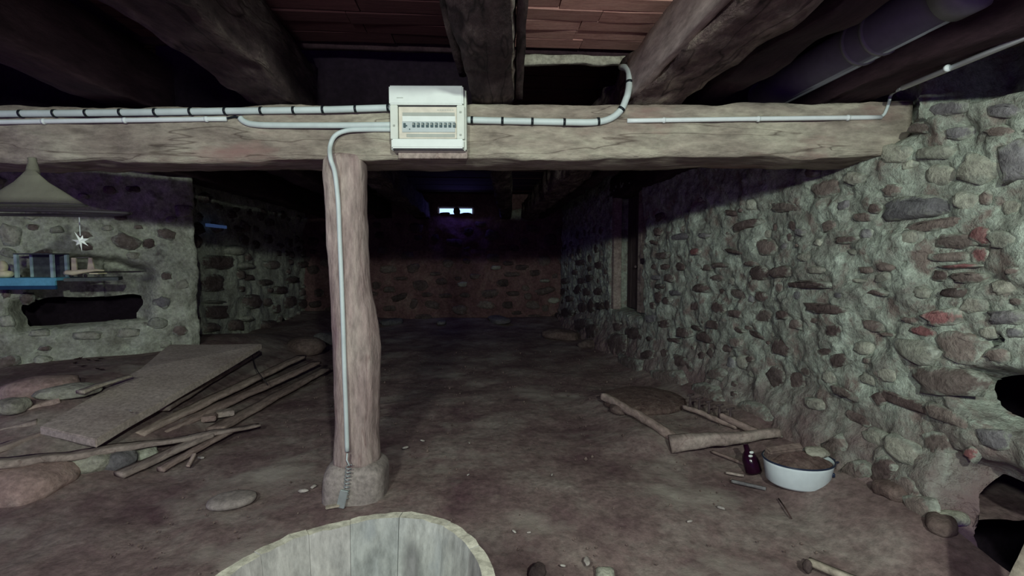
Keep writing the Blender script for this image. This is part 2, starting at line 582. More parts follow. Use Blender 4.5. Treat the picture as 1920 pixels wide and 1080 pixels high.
def stone_mat(name, c0, c1, c2, sm0, sm1, per_obj=0.25, smear=0.5):
    """stone with mortar smeared over its rim"""
    m, nt, b = new_mat(name, 0.92)
    tc = nt.nodes.new('ShaderNodeTexCoord')
    ge = nt.nodes.new('ShaderNodeNewGeometry')
    pos = ge.outputs['Position']
    a = tex(nt, pos, 16, 8, 0.68, 0.4)
    col = ramp(nt, a, [(0.32, c0), (0.5, c1), (0.7, c2)])
    oi = nt.nodes.new('ShaderNodeObjectInfo')
    k = 1 - per_obj
    q = ramp(nt, oi.outputs['Random'], [(0, (k, k, k)), (0.5, (1, 0.95, 0.95)), (1, (1 + per_obj, 1 + per_obj, 1 + per_obj * .9))])
    col = mixc(nt, 1.0, col, q, 'MULTIPLY')
    mo = ramp(nt, tex(nt, pos, 22, 6, 0.65), [(0.35, sm0), (0.65, sm1)])
    ln = nt.nodes.new('ShaderNodeVectorMath')
    ln.operation = 'MULTIPLY'
    ln.inputs[1].default_value = (1, 1, 0)
    nt.links.new(tc.outputs['Object'], ln.inputs[0])
    l2 = nt.nodes.new('ShaderNodeVectorMath')
    l2.operation = 'LENGTH'
    nt.links.new(ln.outputs[0], l2.inputs[0])
    n2 = tex(nt, pos, 20, 5, 0.7, 0.5)
    ad = nt.nodes.new('ShaderNodeMath')
    ad.operation = 'MULTIPLY_ADD'
    nt.links.new(n2, ad.inputs[0])
    ad.inputs[1].default_value = 1.9
    nt.links.new(l2.outputs['Value'], ad.inputs[2])
    fac = ramp(nt, ad.outputs[0], [(0.0, (0, 0, 0)), (1.0, (1, 1, 1))])
    mr = nt.nodes.new('ShaderNodeMapRange')
    nt.links.new(ad.outputs[0], mr.inputs['Value'])
    mr.inputs['From Min'].default_value = 1.98 - smear * 0.5
    mr.inputs['From Max'].default_value = 2.22 - smear * 0.4
    col = mixc(nt, mr.outputs[0], col, mo)
    f = tex(nt, pos, 55, 6, 0.7)
    g = ramp(nt, f, [(0.3, (0.6, 0.6, 0.6)), (0.7, (1.2, 1.2, 1.2))])
    col = mixc(nt, 1.0, col, g, 'MULTIPLY')
    nt.links.new(col, b.inputs['Base Color'])
    h = nt.nodes.new('ShaderNodeMath')
    h.operation = 'MULTIPLY_ADD'
    nt.links.new(f, h.inputs[0])
    h.inputs[1].default_value = 0.5
    nt.links.new(a, h.inputs[2])
    bump(nt, b, h.outputs[0], 0.9, 0.016)
    return m


LIME = ((0.22, 0.22, 0.185), (0.52, 0.57, 0.47))
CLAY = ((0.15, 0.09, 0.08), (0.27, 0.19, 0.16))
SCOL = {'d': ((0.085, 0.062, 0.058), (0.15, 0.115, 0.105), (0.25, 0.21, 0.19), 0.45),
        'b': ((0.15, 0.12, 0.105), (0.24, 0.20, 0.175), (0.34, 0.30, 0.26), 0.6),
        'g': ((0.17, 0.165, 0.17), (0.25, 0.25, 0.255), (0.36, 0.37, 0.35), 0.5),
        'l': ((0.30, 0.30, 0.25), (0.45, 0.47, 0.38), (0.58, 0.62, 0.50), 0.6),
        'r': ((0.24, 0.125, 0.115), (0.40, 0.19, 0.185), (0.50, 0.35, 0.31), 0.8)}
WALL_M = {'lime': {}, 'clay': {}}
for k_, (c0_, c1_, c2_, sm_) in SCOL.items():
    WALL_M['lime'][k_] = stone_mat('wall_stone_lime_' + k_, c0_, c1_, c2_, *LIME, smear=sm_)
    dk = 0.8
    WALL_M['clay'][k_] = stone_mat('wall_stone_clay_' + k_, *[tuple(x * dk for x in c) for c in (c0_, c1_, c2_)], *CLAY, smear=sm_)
STONE_MATS = {'d': 'stone_dark', 'g': 'stone_grey', 'l': 'stone_light', 'r': 'stone_red', 'b': 'stone_brown'}
PROTOS = {}
for cl in ('lime', 'clay'):
    for key in STONE_MATS:
        PROTOS[cl, key] = []
        for i in range(8):
            me = stone_proto(100 + i * 7 + ord(key) * 13)
            me.materials.append(WALL_M[cl][key])
            PROTOS[cl, key].append(me)


class Wall:
    """a rubble wall following a plan line: u runs along the plan, v is height, n points into the room"""

    def __init__(self, plan, flip=1):
        self.P = [Vector((x, y)) for x, y in plan]
        self.L = [0]
        for a, b in zip(self.P, self.P[1:]):
            self.L.append(self.L[-1] + (b - a).length)
        self.flip = flip
        self.stones = []           # (u, v, a, b, angle, colour)

    def base(self, u):
        i = max(0, min(len(self.L) - 2, int(np.searchsorted(self.L, u)) - 1))
        a, b = self.P[i], self.P[i + 1]
        t = (u - self.L[i]) / (self.L[i + 1] - self.L[i])
        d = (b - a).normalized()
        return a + (b - a) * t, Vector((-d.y, d.x)) * self.flip, d

    def hit(self, px, py):
        d = ray(px, py)
        best = None
        for i in range(len(self.P) - 1):
            a, b = self.P[i], self.P[i + 1]
            e = b - a
            # CAM.xy + d.xy*t = a + e*s
            det = d.x * (-e.y) - d.y * (-e.x)
            if abs(det) < 1e-9:
                continue
            rx, ry = a.x - CAM.x, a.y - CAM.y
            t = (rx * (-e.y) - ry * (-e.x)) / det
            s = (d.x * ry - d.y * rx) / det
            lo = -0.0 if i else -0.3
            hi = 1.0 if i < len(self.P) - 2 else 1.3
            if t > 0 and lo <= s <= hi and (best is None or t < best[0]):
                best = (t, self.L[i] + s * e.length, CAM.z + d.z * t)
        return best and (best[1], best[2])

    def px_stone(self, cx, cy, w, h, ang=0, c='d', k=1.0):
        a = R(ang)
        ex, ey = (w / 2 * math.cos(a), w / 2 * math.sin(a)), (-h / 2 * math.sin(a), h / 2 * math.cos(a))
        o = self.hit(cx, cy)
        p1, p2 = self.hit(cx + ex[0], cy + ex[1]), self.hit(cx - ex[0], cy - ex[1])
        q1, q2 = self.hit(cx + ey[0], cy + ey[1]), self.hit(cx - ey[0], cy - ey[1])
        if not all((o, p1, p2, q1, q2)):
            return
        A = np.array([[(p1[0] - p2[0]) / 2, (q1[0] - q2[0]) / 2], [(p1[1] - p2[1]) / 2, (q1[1] - q2[1]) / 2]])
        U, s, _ = np.linalg.svd(A)
        self.stones.append((o[0], o[1], s[0] * k, s[1] * k, math.atan2(U[1, 0], U[0, 0]), c))

    def scatter(self, n, u0, u1, v0, v1, r0, r1, cols, seed, aspect=(0.5, 0.9), skip=None, gap=1.08):
        r = random.Random(seed)
        k = 0
        for _ in range(n * 60):
            if k >= n:
                break
            u, v = r.uniform(u0, u1), r.uniform(v0, v1)
            a = r.uniform(r0, r1)
            b = a * r.uniform(*aspect)
            if skip and skip(u, v, a):
                continue
            if any(math.hypot((u - s[0]) / (s[2] + a), (v - s[1]) / (s[3] + b)) < gap for s in self.stones):
                continue
            self.stones.append((u, v, a, b, r.uniform(-0.25, 0.25), r.choice(cols)))
            k += 1

    def build(self, name, mat, u0, u1, z0, z1, res, disp, recess=None, thick=(0.012, 0.028), seed=1, joint=0.008, cl='lime', cut=None):
        us, vs = np.arange(u0, u1 + res, res), np.arange(z0, z1 + res, res)
        U, Vv = np.meshgrid(us, vs)
        bx, by, nxx, nyy = [np.zeros(len(us)) for _ in range(4)]
        for i, u in enumerate(us):
            p, n, _ = self.base(u)
            bx[i], by[i], nxx[i], nyy[i] = p.x, p.y, n.x, n.y
        # smooth the normals along the run
        D = disp(U, Vv)
        for (su, sv, sa, sb, ang, c) in self.stones:
            lo, hi = np.searchsorted(us, su - sa * 1.7), np.searchsorted(us, su + sa * 1.7)
            ml = max(sa, sb)
            v_lo, v_hi = np.searchsorted(vs, sv - ml * 1.7), np.searchsorted(vs, sv + ml * 1.7)
            if hi <= lo or v_hi <= v_lo:
                continue
            du, dv = U[v_lo:v_hi, lo:hi] - su, Vv[v_lo:v_hi, lo:hi] - sv
            ca, sn = math.cos(ang), math.sin(ang)
            e = np.hypot((du * ca + dv * sn) / sa, (-du * sn + dv * ca) / sb)
            m = 1 - sstep(0.9, 1.25, e)
            D[v_lo:v_hi, lo:hi] -= m * joint
        if recess is not None:
            D = D - recess(U, Vv)
        dU, dV = np.zeros_like(U), np.zeros_like(U)
        if cut is not None:          # snap the vertices along an opening onto its outline
            E = cut(U, Vv)
            gV, gU = np.gradient(E, res)
            g2 = gU ** 2 + gV ** 2 + 1e-9
            near = np.abs(E) / np.sqrt(g2) < 0.72 * res
            dU[near] = (-E * gU / g2)[near]
            dV[near] = (-E * gV / g2)[near]
        X = bx[None, :] + nxx[None, :] * D - nyy[None, :] * dU * -self.flip
        Y = by[None, :] + nyy[None, :] * D + nxx[None, :] * dU * -self.flip
        W = np.stack([X.ravel(), Y.ravel(), (Vv + dV).ravel()], 1)
        nu, nv = len(us), len(vs)
        idx = np.arange(nu * nv).reshape(nv, nu)
        q = [idx[:-1, :-1], idx[:-1, 1:], idx[1:, 1:], idx[1:, :-1]]
        if self.flip < 0:
            pass
        fs = np.stack(q, -1).reshape(-1, 4).tolist()
        if cut is not None:
            uc, vc = (U[:-1, :-1] + U[1:, 1:]) / 2, (Vv[:-1, :-1] + Vv[1:, 1:]) / 2
            E2 = E.copy()
            E2[near] = 0
            mean = (E2[:-1, :-1] + E2[1:, 1:] + E2[1:, :-1] + E2[:-1, 1:]) / 4
            keep = (mean > -1e-6).ravel()
            fs = [f for f, k in zip(fs, keep) if k]
        o = struct(obj(name, W, fs, mat))
        r = random.Random(seed)
        self.obj = o
        for i, (su, sv, sa, sb, ang, c) in enumerate(self.stones[:300]):
            p, n, d = self.base(su)
            iu = min(len(us) - 1, max(0, int((su - u0) / res)))
            iv = min(len(vs) - 1, max(0, int((sv - z0) / res)))
            dd = float(disp(np.array([[su]]), np.array([[sv]]))[0, 0])
            if recess is not None:
                rc = float(recess(np.array([[su]]), np.array([[sv]]))[0, 0])
                if rc > 0.03:
                    continue
            th = r.uniform(*thick) * (0.6 + min(1.4, sa / 0.07))
            me = r.choice(PROTOS[cl, c])
            so = bpy.data.objects.new('stone', me)
            COL.objects.link(so)
            n3, d3, z3 = Vector((n.x, n.y, 0)), Vector((d.x, d.y, 0)), Vector((0, 0, 1))
            ax = d3 * math.cos(ang) + z3 * math.sin(ang)
            ay = n3.cross(ax)
            f = r.choice((1, -1))
            m3 = Matrix((ax * sa * f, ay * sb * f, n3 * th)).transposed().to_4x4()
            m3.translation = Vector((p.x, p.y, sv)) + n3 * (dd - 0.002 - th * 0.25)
            so.parent = o
            so.matrix_basis = m3
        return o


# right wall -----------------------------------------------------------------
WR = Wall([(1.62, 0.2), (1.57, 1.2), (1.52, 2.4), (1.40, 3.8), (1.32, 5.2), (1.25, 7.7)], 1)


def crop_stones(W, ox, oy, sc, rows):
    for row in rows:
        x, y, ww, hh = row[:4]
        ang = row[4] if len(row) > 4 and not isinstance(row[4], str) else 0
        c = row[-1] if isinstance(row[-1], str) else 'd'
        W.px_stone(ox + x / sc, oy + y / sc, ww / sc, hh / sc, ang, c)


crop_stones(WR, 1200, 380, 4.91, [
    (1310, 45, 280, 90, 0, 'b'), (850, 95, 110, 60, 10), (960, 205, 290, 95, -18), (380, 310, 190, 75, -8, 'g'), (120, 365, 80, 45, 15),
    (200, 485, 130, 75), (535, 450, 95, 75, 'r'), (850, 450, 190, 45, 12), (1140, 410, 210, 150, 'b'), (1215, 225, 45, 80, 15),
    (1400, 210, 70, 90), (725, 575, 160, 60, 'b'), (370, 590, 90, 85, 30), (125, 590, 50, 60), (230, 590, 75, 60), (145, 690, 110, 55, 'g'),
    (285, 695, 85, 80), (190, 770, 100, 50), (545, 790, 115, 90, 20), (1070, 655, 170, 150), (1290, 640, 220, 120), (870, 840, 150, 90, 25, 'b'),
    (700, 815, 50, 60), (265, 900, 80, 70), (480, 955, 85, 90), (700, 965, 150, 90, 32), (870, 1020, 130, 80, 15), (1090, 860, 130, 90, 20),
    (1100, 1045, 165, 130, 'b'), (1330, 1030, 110, 90), (95, 1065, 130, 85, 'g'), (1460, 755, 110, 55, 10), (590, 600, 110, 60, 'b'),
    (600, 300, 110, 60, 'g'), (1000, 560, 120, 60, 'b'), (680, 690, 140, 60, 'b'), (330, 830, 110, 60, 'g')])
crop_stones(WR, 1450, 380, 4.91, [
    (650, 340, 230, 70, -5), (380, 755, 330, 85, 3), (500, 970, 400, 105, 8), (850, 620, 160, 70, 0, 'b'), (800, 720, 180, 40, 5, 'l'),
    (720, 450, 100, 60, 0, 'l'), (1030, 590, 190, 80, 10, 'b'), (800, 130, 180, 100, 0, 'b'), (300, 500, 120, 80, 0, 'l'), (420, 620, 180, 70, 0, 'l'),
    (1340, 830, 160, 110, 20, 'l'), (950, 830, 200, 60, 5, 'b')])
crop_stones(WR, 1480, 160, 2.7, [
    (600, 625, 390, 125, -5, 'g'), (720, 702, 380, 66, -10, 'b'), (1130, 380, 180, 220, 0, 'g'), (800, 120, 200, 72, -10, 'g'), (1090, 125, 190, 85, 0, 'g'),
    (830, 238, 145, 70, -5, 'g'), (1050, 232, 170, 60, 0, 'b'), (640, 215, 120, 60, -10, 'b'), (720, 335, 190, 70, -4, 'l'), (935, 420, 240, 160, -8, 'l'),
    (520, 345, 150, 110, 0, 'l'), (720, 450, 180, 110, 0, 'l'), (970, 570, 65, 80, 0, 'b'), (870, 580, 140, 90, 0, 'l'), (820, 790, 280, 80, -4, 'b'),
    (955, 760, 120, 100, 10, 'r'), (950, 860, 110, 90, -8, 'r'), (790, 868, 200, 55, 0, 'b'), (850, 915, 240, 26, -3, 'r'), (890, 972, 200, 62, -2, 'b'), (745, 965, 90, 60, 0, 'd'), (830, 1050, 150, 60, 0, 'd'),  # r stones here hold a pink-red haze in their colour
    (170, 520, 190, 90, -20, 'b'), (330, 470, 110, 70, 0, 'l'), (420, 620, 60, 50, 0, 'd'), (1100, 620, 120, 80, 0, 'l'), (1080, 780, 150, 90, 0, 'l'), (600, 770, 110, 70, 0, 'l')])
crop_stones(WR, 1680, 440, 3.375, [
    (310, 520, 250, 105, -3, 'r'), (430, 710, 330, 215, 12, 'b'), (330, 925, 480, 180, 5, 'b'), (710, 520, 250, 105, -3, 'g'), (660, 760, 170, 90, 5, 'b'),
    (760, 425, 110, 50, 0, 'b'), (770, 232, 120, 45, -5, 'b'), (150, 735, 290, 150, 18, 'l'), (180, 610, 180, 70, 8, 'r'), (640, 850, 150, 60, -20, 'l'),
    (690, 330, 180, 110, 0, 'l'), (600, 620, 110, 80, 0, 'l'), (780, 620, 90, 70, 5, 'g'), (90, 540, 130, 45, 5, 'b')])
crop_stones(WR, 1200, 580, 4.91, [
    (220, 130, 110, 85), (390, 215, 120, 105, 20), (480, 170, 110, 45, 25), (665, 145, 140, 85, 10), (580, 260, 160, 95, 22), (100, 270, 70, 60), (310, 285, 130, 45, 10),
    (780, 355, 120, 95), (630, 400, 60, 105), (430, 500, 230, 110, 42), (130, 415, 110, 100), (250, 400, 75, 90), (1020, 235, 180, 50, 28), (900, 190, 90, 40, 35), (1280, 350, 200, 170, 15),
    (1210, 620, 170, 240, -8), (1400, 650, 180, 150, 10), (1010, 460, 60, 60), (360, 640, 330, 190, 22, 'b'), (740, 600, 160, 120, 10, 'b'), (730, 800, 330, 190, 25, 'b'),
    (1150, 950, 360, 170, 27, 'b'), (560, 420, 60, 90), (900, 300, 120, 90, 20, 'b'), (940, 480, 130, 130, 0, 'l')])
crop_stones(WR, 1040, 380, 3.0, [
    (380, 800, 110, 140), (480, 915, 140, 110, 30, 'b'), (450, 740, 110, 75, 30), (355, 700, 50, 60), (140, 335, 70, 40), (200, 372, 32, 28), (250, 350, 50, 50), (205, 425, 42, 48),
    (140, 440, 52, 42), (120, 490, 50, 62), (180, 500, 45, 55), (240, 500, 52, 52), (88, 540, 40, 42), (150, 590, 60, 72), (205, 580, 40, 90), (255, 580, 45, 50), (85, 620, 70, 60),
    (35, 640, 60, 50), (170, 690, 100, 80), (242, 725, 70, 100), (60, 440, 40, 40), (110, 390, 30, 36), (50, 500, 36, 40)])
crop_stones(WR, 1450, 580, 4.91, [
    (560, 190, 165, 110), (200, 140, 110, 100, 'b'), (380, 105, 100, 55, 'b'), (600, 470, 150, 150, 15), (470, 385, 110, 70), (650, 770, 290, 90, 28, 'b'), (740, 1000, 270, 110, 27), (1180, 850, 580, 110, 22),
    (960, 820, 150, 130, 30, 'd'), (1030, 230, 160, 40, 5, 'b'), (900, 150, 220, 110, 10, 'b'), (820, 360, 200, 130, 10, 'l'), (1050, 600, 170, 120, 20, 'l'), (400, 870, 200, 100, 20, 'l'), (850, 640, 170, 120, 20, 'l')])
crop_stones(WR, 1480, 540, 2.0, [
    (600, 480, 200, 60, 25, 'b'), (560, 585, 120, 80, 15, 'b'), (440, 600, 170, 80, 30, 'l'), (210, 590, 90, 80, 10, 'b'), (330, 560, 110, 60, 25, 'l'), (390, 690, 90, 110, 20, 'd'),
    (480, 760, 130, 110, 30, 'b'), (620, 640, 90, 80, 10, 'b'), (690, 720, 120, 70, 20, 'g'), (780, 560, 150, 70, 20, 'g'), (800, 670, 110, 80, 10, 'g'), (700, 620, 60, 60, 30, 'r'), (830, 470, 90, 60, 30, 'b'),
    (560, 820, 130, 80, 30, 'b'), (300, 690, 100, 90, 30, 'b')])

dU0, dU1 = WR.hit(1205, 520)[0], WR.hit(1147, 520)[0]       # the shuttered opening
dZ0 = WR.hit(1195, 592)[1]
hole1 = WR.hit(1890, 752)
hole2 = WR.hit(1880, 985)
crack = WR.hit(1862, 640)
gapU = WR.hit(1690, 200)[0]


def wr_disp(U, V_):
    d = 0.020 * fbm(U * 2.6, V_ * 2.6, U * 0, 3, 21) + 0.016 * fbm(U * 11, V_ * 11, U * 0, 3, 23) + 0.006 * fbm(U * 38, V_ * 38, U * 0, 3, 25)
    d = d + 0.10 * sstep(0.36, 0.0, V_) * sstep(0.2, 1.4, U)            # the footing leans out
    return d


hU = WR.hit(1812, 990)[0]
hZ = WR.hit(1880, 912)[1]


def wr_holes(U, V_):
    """1 or less inside the cavity high on the wall or the low opening at its near end"""
    n = 0.025 * fbm(U * 9, V_ * 9, U * 0, 3, 31)
    e1 = np.hypot((U - hole1[0] + 0.03) / 0.17, (V_ - hole1[1]) / 0.075) + n * 2.5
    e2 = 1 + np.maximum((U - hU) / 0.2, (V_ - hZ) / 0.2) + n * 2.5
    return np.minimum(e1, np.where(V_ < hZ + 0.08, e2, 9))


def wr_recess(U, V_):
    n = 0.025 * fbm(U * 9, V_ * 9, U * 0, 3, 31)
    m = sstep(dU0 - 0.02, dU0 + 0.02, U) * sstep(dU1 + 0.02, dU1 - 0.02, U) * sstep(dZ0 - 0.02, dZ0 + 0.02, V_) * sstep(1.62, 1.58, V_)
    d = 0.24 * m
    d = np.maximum(d, 0.12 * sstep(1.4, 0.98, wr_holes(U, V_)))
    du, dv = U - crack[0], V_ - crack[1]
    e = np.hypot((du * 0.9 - dv * 0.45) / 0.035, (du * 0.45 + dv * 0.9) / 0.012) + n * 6
    d = np.maximum(d, 0.10 * sstep(1.1, 0.7, e))
    top = 1.455 + 0.02 * fbm(U * 6, U * 0, U * 0, 3, 41) + n * 0.6
    d = np.maximum(d, 0.40 * sstep(gapU + 0.05, gapU - 0.05, U) * sstep(top - 0.01, top + 0.02, V_))
    d = np.maximum(d, 0.13 * sstep(gapU - 0.10, gapU + 0.10, U) * sstep(1.36, 1.44, V_) * sstep(2.2, 1.9, U))
    return d


WR.scatter(28, 0.6, 3.0, 0.08, 1.40, 0.012, 0.028, 'dbbl', 5)
WR.scatter(25, 0.9, 2.6, 0.25, 1.40, 0.018, 0.045, 'lblg', 8)
WR.scatter(32, 0.4, 1.3, 0.35, 1.40, 0.035, 0.085, 'bglb', 18, skip=lambda u, v, a: u > hU - 0.05 and v < 0.5)
WR.scatter(30, 3.2, 7.2, 0.15, 1.30, 0.04, 0.09, 'ddb', 6, skip=lambda u, v, a: dU0 - 0.12 < u < dU1 + 0.12 and v > dZ0 - 0.1)
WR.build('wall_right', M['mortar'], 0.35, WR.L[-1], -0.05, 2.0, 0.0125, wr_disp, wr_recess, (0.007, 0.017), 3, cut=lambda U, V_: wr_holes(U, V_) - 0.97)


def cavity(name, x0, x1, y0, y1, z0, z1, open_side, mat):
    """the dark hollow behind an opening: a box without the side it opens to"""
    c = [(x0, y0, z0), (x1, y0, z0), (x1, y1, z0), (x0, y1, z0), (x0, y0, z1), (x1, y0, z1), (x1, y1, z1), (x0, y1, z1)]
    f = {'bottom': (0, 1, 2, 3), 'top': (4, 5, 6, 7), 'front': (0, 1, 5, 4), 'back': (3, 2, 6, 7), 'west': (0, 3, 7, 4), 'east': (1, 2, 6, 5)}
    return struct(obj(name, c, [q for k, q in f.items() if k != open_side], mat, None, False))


cavity('wall_passage', 1.72, 3.6, -0.6, 2.0, -1.6, 0.80, 'west', M['shade_black'])
struct(MB().box((1.525, 0.7, -0.86), (0.03, 2.6, 1.6)).box((1.62, 0.7, -1.62), (0.24, 2.6, 0.03)).box((1.62, 2.0, -0.86), (0.22, 0.03, 1.6)).build('wall_passage_side', M['shade_black']))

# far wall -------------------------------------------------------------------
WB = Wall([(1.45, 7.42), (-2.9, 7.42)], 1)
crop_stones(WB, 690, 470, 4.8, [
    (470, 310, 160, 105), (660, 280, 120, 68), (530, 395, 110, 48), (700, 405, 130, 50), (810, 250, 70, 40), (960, 230, 110, 50), (1150, 155, 110, 45, 'l'), (1290, 215, 150, 50), (1215, 290, 110, 80),
    (1095, 385, 170, 88), (1310, 385, 150, 48), (580, 490, 160, 78, 15), (825, 530, 150, 88, 'b'), (1060, 490, 170, 80, 'b'), (1255, 490, 120, 80), (1480, 490, 150, 80, 'b'), (1340, 560, 100, 40),
    (280, 420, 160, 68, -15), (410, 480, 75, 120, 25), (300, 250, 130, 40), (190, 350, 120, 60, 'b'), (500, 600, 180, 60), (1590, 360, 200, 70, -10), (1680, 230, 60, 50), (1380, 150, 130, 50), (870, 400, 100, 50, 'b'),
    (1710, 600, 120, 80), (1590, 270, 110, 36, 'l'), (850, 300, 100, 50, 'l'), (1670, 450, 120, 60, 'l'), (180, 170, 180, 70, 'b'), (600, 210, 110, 40), (200, 520, 130, 60), (1500, 600, 150, 60)])
WB.px_stone(983, 404, 74, 24, 0, 'l')
WB.scatter(60, 0.1, 4.2, 0.1, 1.75, 0.06, 0.13, 'ddb', 9, skip=lambda u, v, a: v > 1.5 and 1.2 < u < 3.0)
vent = WB.hit(854, 395)


def wb_recess(U, V_):
    return 0.18 * sstep(0.275, 0.255, np.abs(U - vent[0])) * sstep(0.052, 0.04, np.abs(V_ - vent[1]))


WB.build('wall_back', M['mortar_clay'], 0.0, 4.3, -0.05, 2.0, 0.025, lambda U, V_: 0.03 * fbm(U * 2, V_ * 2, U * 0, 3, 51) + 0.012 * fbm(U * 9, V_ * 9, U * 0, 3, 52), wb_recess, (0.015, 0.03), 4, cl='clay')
# the daylight slot under the far ceiling, with a crossing stone
win = struct(MB().box((WB.base(vent[0])[0].x, 7.42 + 0.12, vent[1]), (0.5, 0.01, 0.085)).build('window_1', M['daylight']))
rock('stone', (WB.base(vent[0])[0].x + 0.02, 7.42 + 0.05, vent[1] - 0.005), (0.05, 0.05, 0.06), 5, M['stone_dark'], win)
rock('stone', (WB.base(vent[0])[0].x - 0.17, 7.42 + 0.05, vent[1] - 0.05), (0.09, 0.05, 0.03), 6, M['stone_dark'], win)
rock('stone', (WB.base(vent[0])[0].x + 0.16, 7.42 + 0.05, vent[1] - 0.05), (0.09, 0.05, 0.025), 8, M['stone_dark'], win)

# left wall: the nearer pier with the niche, then the rear length ------------------
pe = at_y(369, 500, 3.76)
pm = at_y(200, 500, 3.41)
pl = at_y(0, 500, 3.1)
WL = Wall([(pe.x - 0.62, pe.y + 0.62), (pe.x - 0.02, pe.y + 0.03), (pe.x - 0.05, pe.y - 0.03), (pm.x, pm.y), (pl.x, pl.y), (pl.x - 0.9, pl.y - 0.75)], 1)
crop_stones(WL, 0, 290, 5.68, [(1350, 920, 330, 180, 15, 'b'), (1600, 950, 150, 110, 'd'), (1150, 780, 130, 70, 'l'), (350, 640, 200, 110, 'l'), (100, 850, 260, 250, 'l'), (600, 800, 180, 90, 'l'), (350, 770, 150, 80, 'b'), (1480, 770, 110, 50, 'b')])
crop_stones(WL, 0, 440, 5.4, [(1350, 210, 160, 80, 'l'), (1300, 550, 180, 100, 'b'), (1680, 420, 110, 90, 'b'), (1500, 480, 140, 90, 'd'), (1350, 620, 150, 80, 'd'), (1650, 680, 160, 130, 'g'),
                          (270, 650, 150, 130, 'b'), (430, 640, 120, 110, 'd'), (600, 640, 130, 120, 'b'), (80, 880, 160, 130, 'l'), (900, 600, 260, 110, 'd'), (1150, 650, 180, 100, 'd'), (900, 1020, 330, 90, 'l'), (400, 1000, 250, 80, 'l'),
                          (1300, 1000, 260, 100, 'l'), (1600, 900, 200, 120, 'l'), (60, 600, 100, 90, 'b')])
WL.px_stone(352, 600, 50, 26, 0, 'd')
WL.px_stone(338, 620, 30, 20, 0, 'b')
WL.scatter(40, 0.9, 2.6, 0.15, 1.5, 0.03, 0.07, 'lbdl', 15)
n1, n2, n3_, n4 = WL.hit(32, 585), WL.hit(286, 590), WL.hit(150, 563), WL.hit(150, 610)


def wl_niche(U, V_):
    n = 0.3 * fbm(U * 7, V_ * 7, U * 0, 3, 61)
    uc, hw = (n1[0] + n2[0]) / 2, abs(n1[0] - n2[0]) / 2
    vc, hh = (n3_[1] + n4[1]) / 2, abs(n3_[1] - n4[1]) / 2
    return np.maximum(np.abs(U - uc) / hw, np.abs(V_ - vc) / (hh * 1.15)) + 0.36 * n


def wl_recess(U, V_):
    n = 0.3 * fbm(U * 7, V_ * 7, U * 0, 3, 61)
    uc, hw = (n1[0] + n2[0]) / 2, abs(n1[0] - n2[0]) / 2
    vc = (n3_[1] + n4[1]) / 2
    d = 0.17 * sstep(1.10, 0.93, wl_niche(U, V_))
    # the hollow above the niche, behind the shelf
    e = np.hypot((U - uc + 0.03) / (hw * 0.92), (V_ - vc - 0.17) / 0.2) + 0.5 * n
    return np.maximum(d, 0.24 * sstep(1.1, 0.86, e))


WL.build('wall_left', M['mortar_left'], 0.0, WL.L[-1], 0.0, 2.0, 0.016, lambda U, V_: 0.025 * fbm(U * 2.6, V_ * 2.6, U * 0, 3, 71) + 0.012 * fbm(U * 11, V_ * 11, U * 0, 3, 72) + 0.004 * fbm(U * 40, V_ * 40, U * 0, 2, 73), wl_recess, (0.012, 0.026), 6, cut=lambda U, V_: wl_niche(U, V_) - 0.93)
nb, nn_, _ = WL.base((n1[0] + n2[0]) / 2)
nc_ = cavity('wall_niche', -0.62, 0.56, 0.17, 0.55, 0.15, 0.86, 'front', M['shade_black'])
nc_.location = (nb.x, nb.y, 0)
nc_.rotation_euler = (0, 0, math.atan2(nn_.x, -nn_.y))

WLR = Wall([(-2.62, 7.7), (-2.66, 5.6), (-2.70, 4.0)], 1)
crop_stones(WLR, 340, 400, 4.15, [
    (280, 385, 250, 120), (250, 545, 220, 140), (280, 770, 230, 130), (430, 870, 130, 110), (210, 890, 140, 90, 'b'), (400, 290, 130, 80, 'l'), (490, 410, 150, 55, 'l'), (530, 500, 110, 60), (670, 870, 120, 90), (540, 680, 150, 120),
    (760, 600, 100, 70), (1060, 590, 160, 60), (830, 690, 90, 110), (650, 540, 110, 60, 'b'), (260, 690, 200, 26, 'l'), (500, 820, 90, 50, 'l'), (860, 520, 100, 60), (950, 400, 90, 60), (680, 690, 90, 70, 'b'), (960, 700, 110, 80), (880, 880, 110, 60), (700, 400, 110, 70, 'b')])
WLR.scatter(70, 0.2, 3.7, 0.1, 1.6, 0.05, 0.11, 'ddbd', 17)
slit = WLR.hit(400, 424)
WLR.build('wall_left_rear', M['mortar_left'], 0.0, WLR.L[-1], 0.0, 2.0, 0.025, lambda U, V_: 0.03 * fbm(U * 2.6, V_ * 2.6, U * 0, 3, 81) + 0.014 * fbm(U * 9, V_ * 9, U * 0, 3, 82), None, (0.02, 0.04), 8)
if slit:
    p, n, d = WLR.base(slit[0])
    struct(MB().box((p.x + 0.03, p.y, slit[1]), (0.03, 0.34, 0.03)).build('window_2', M['daylight_dim']))

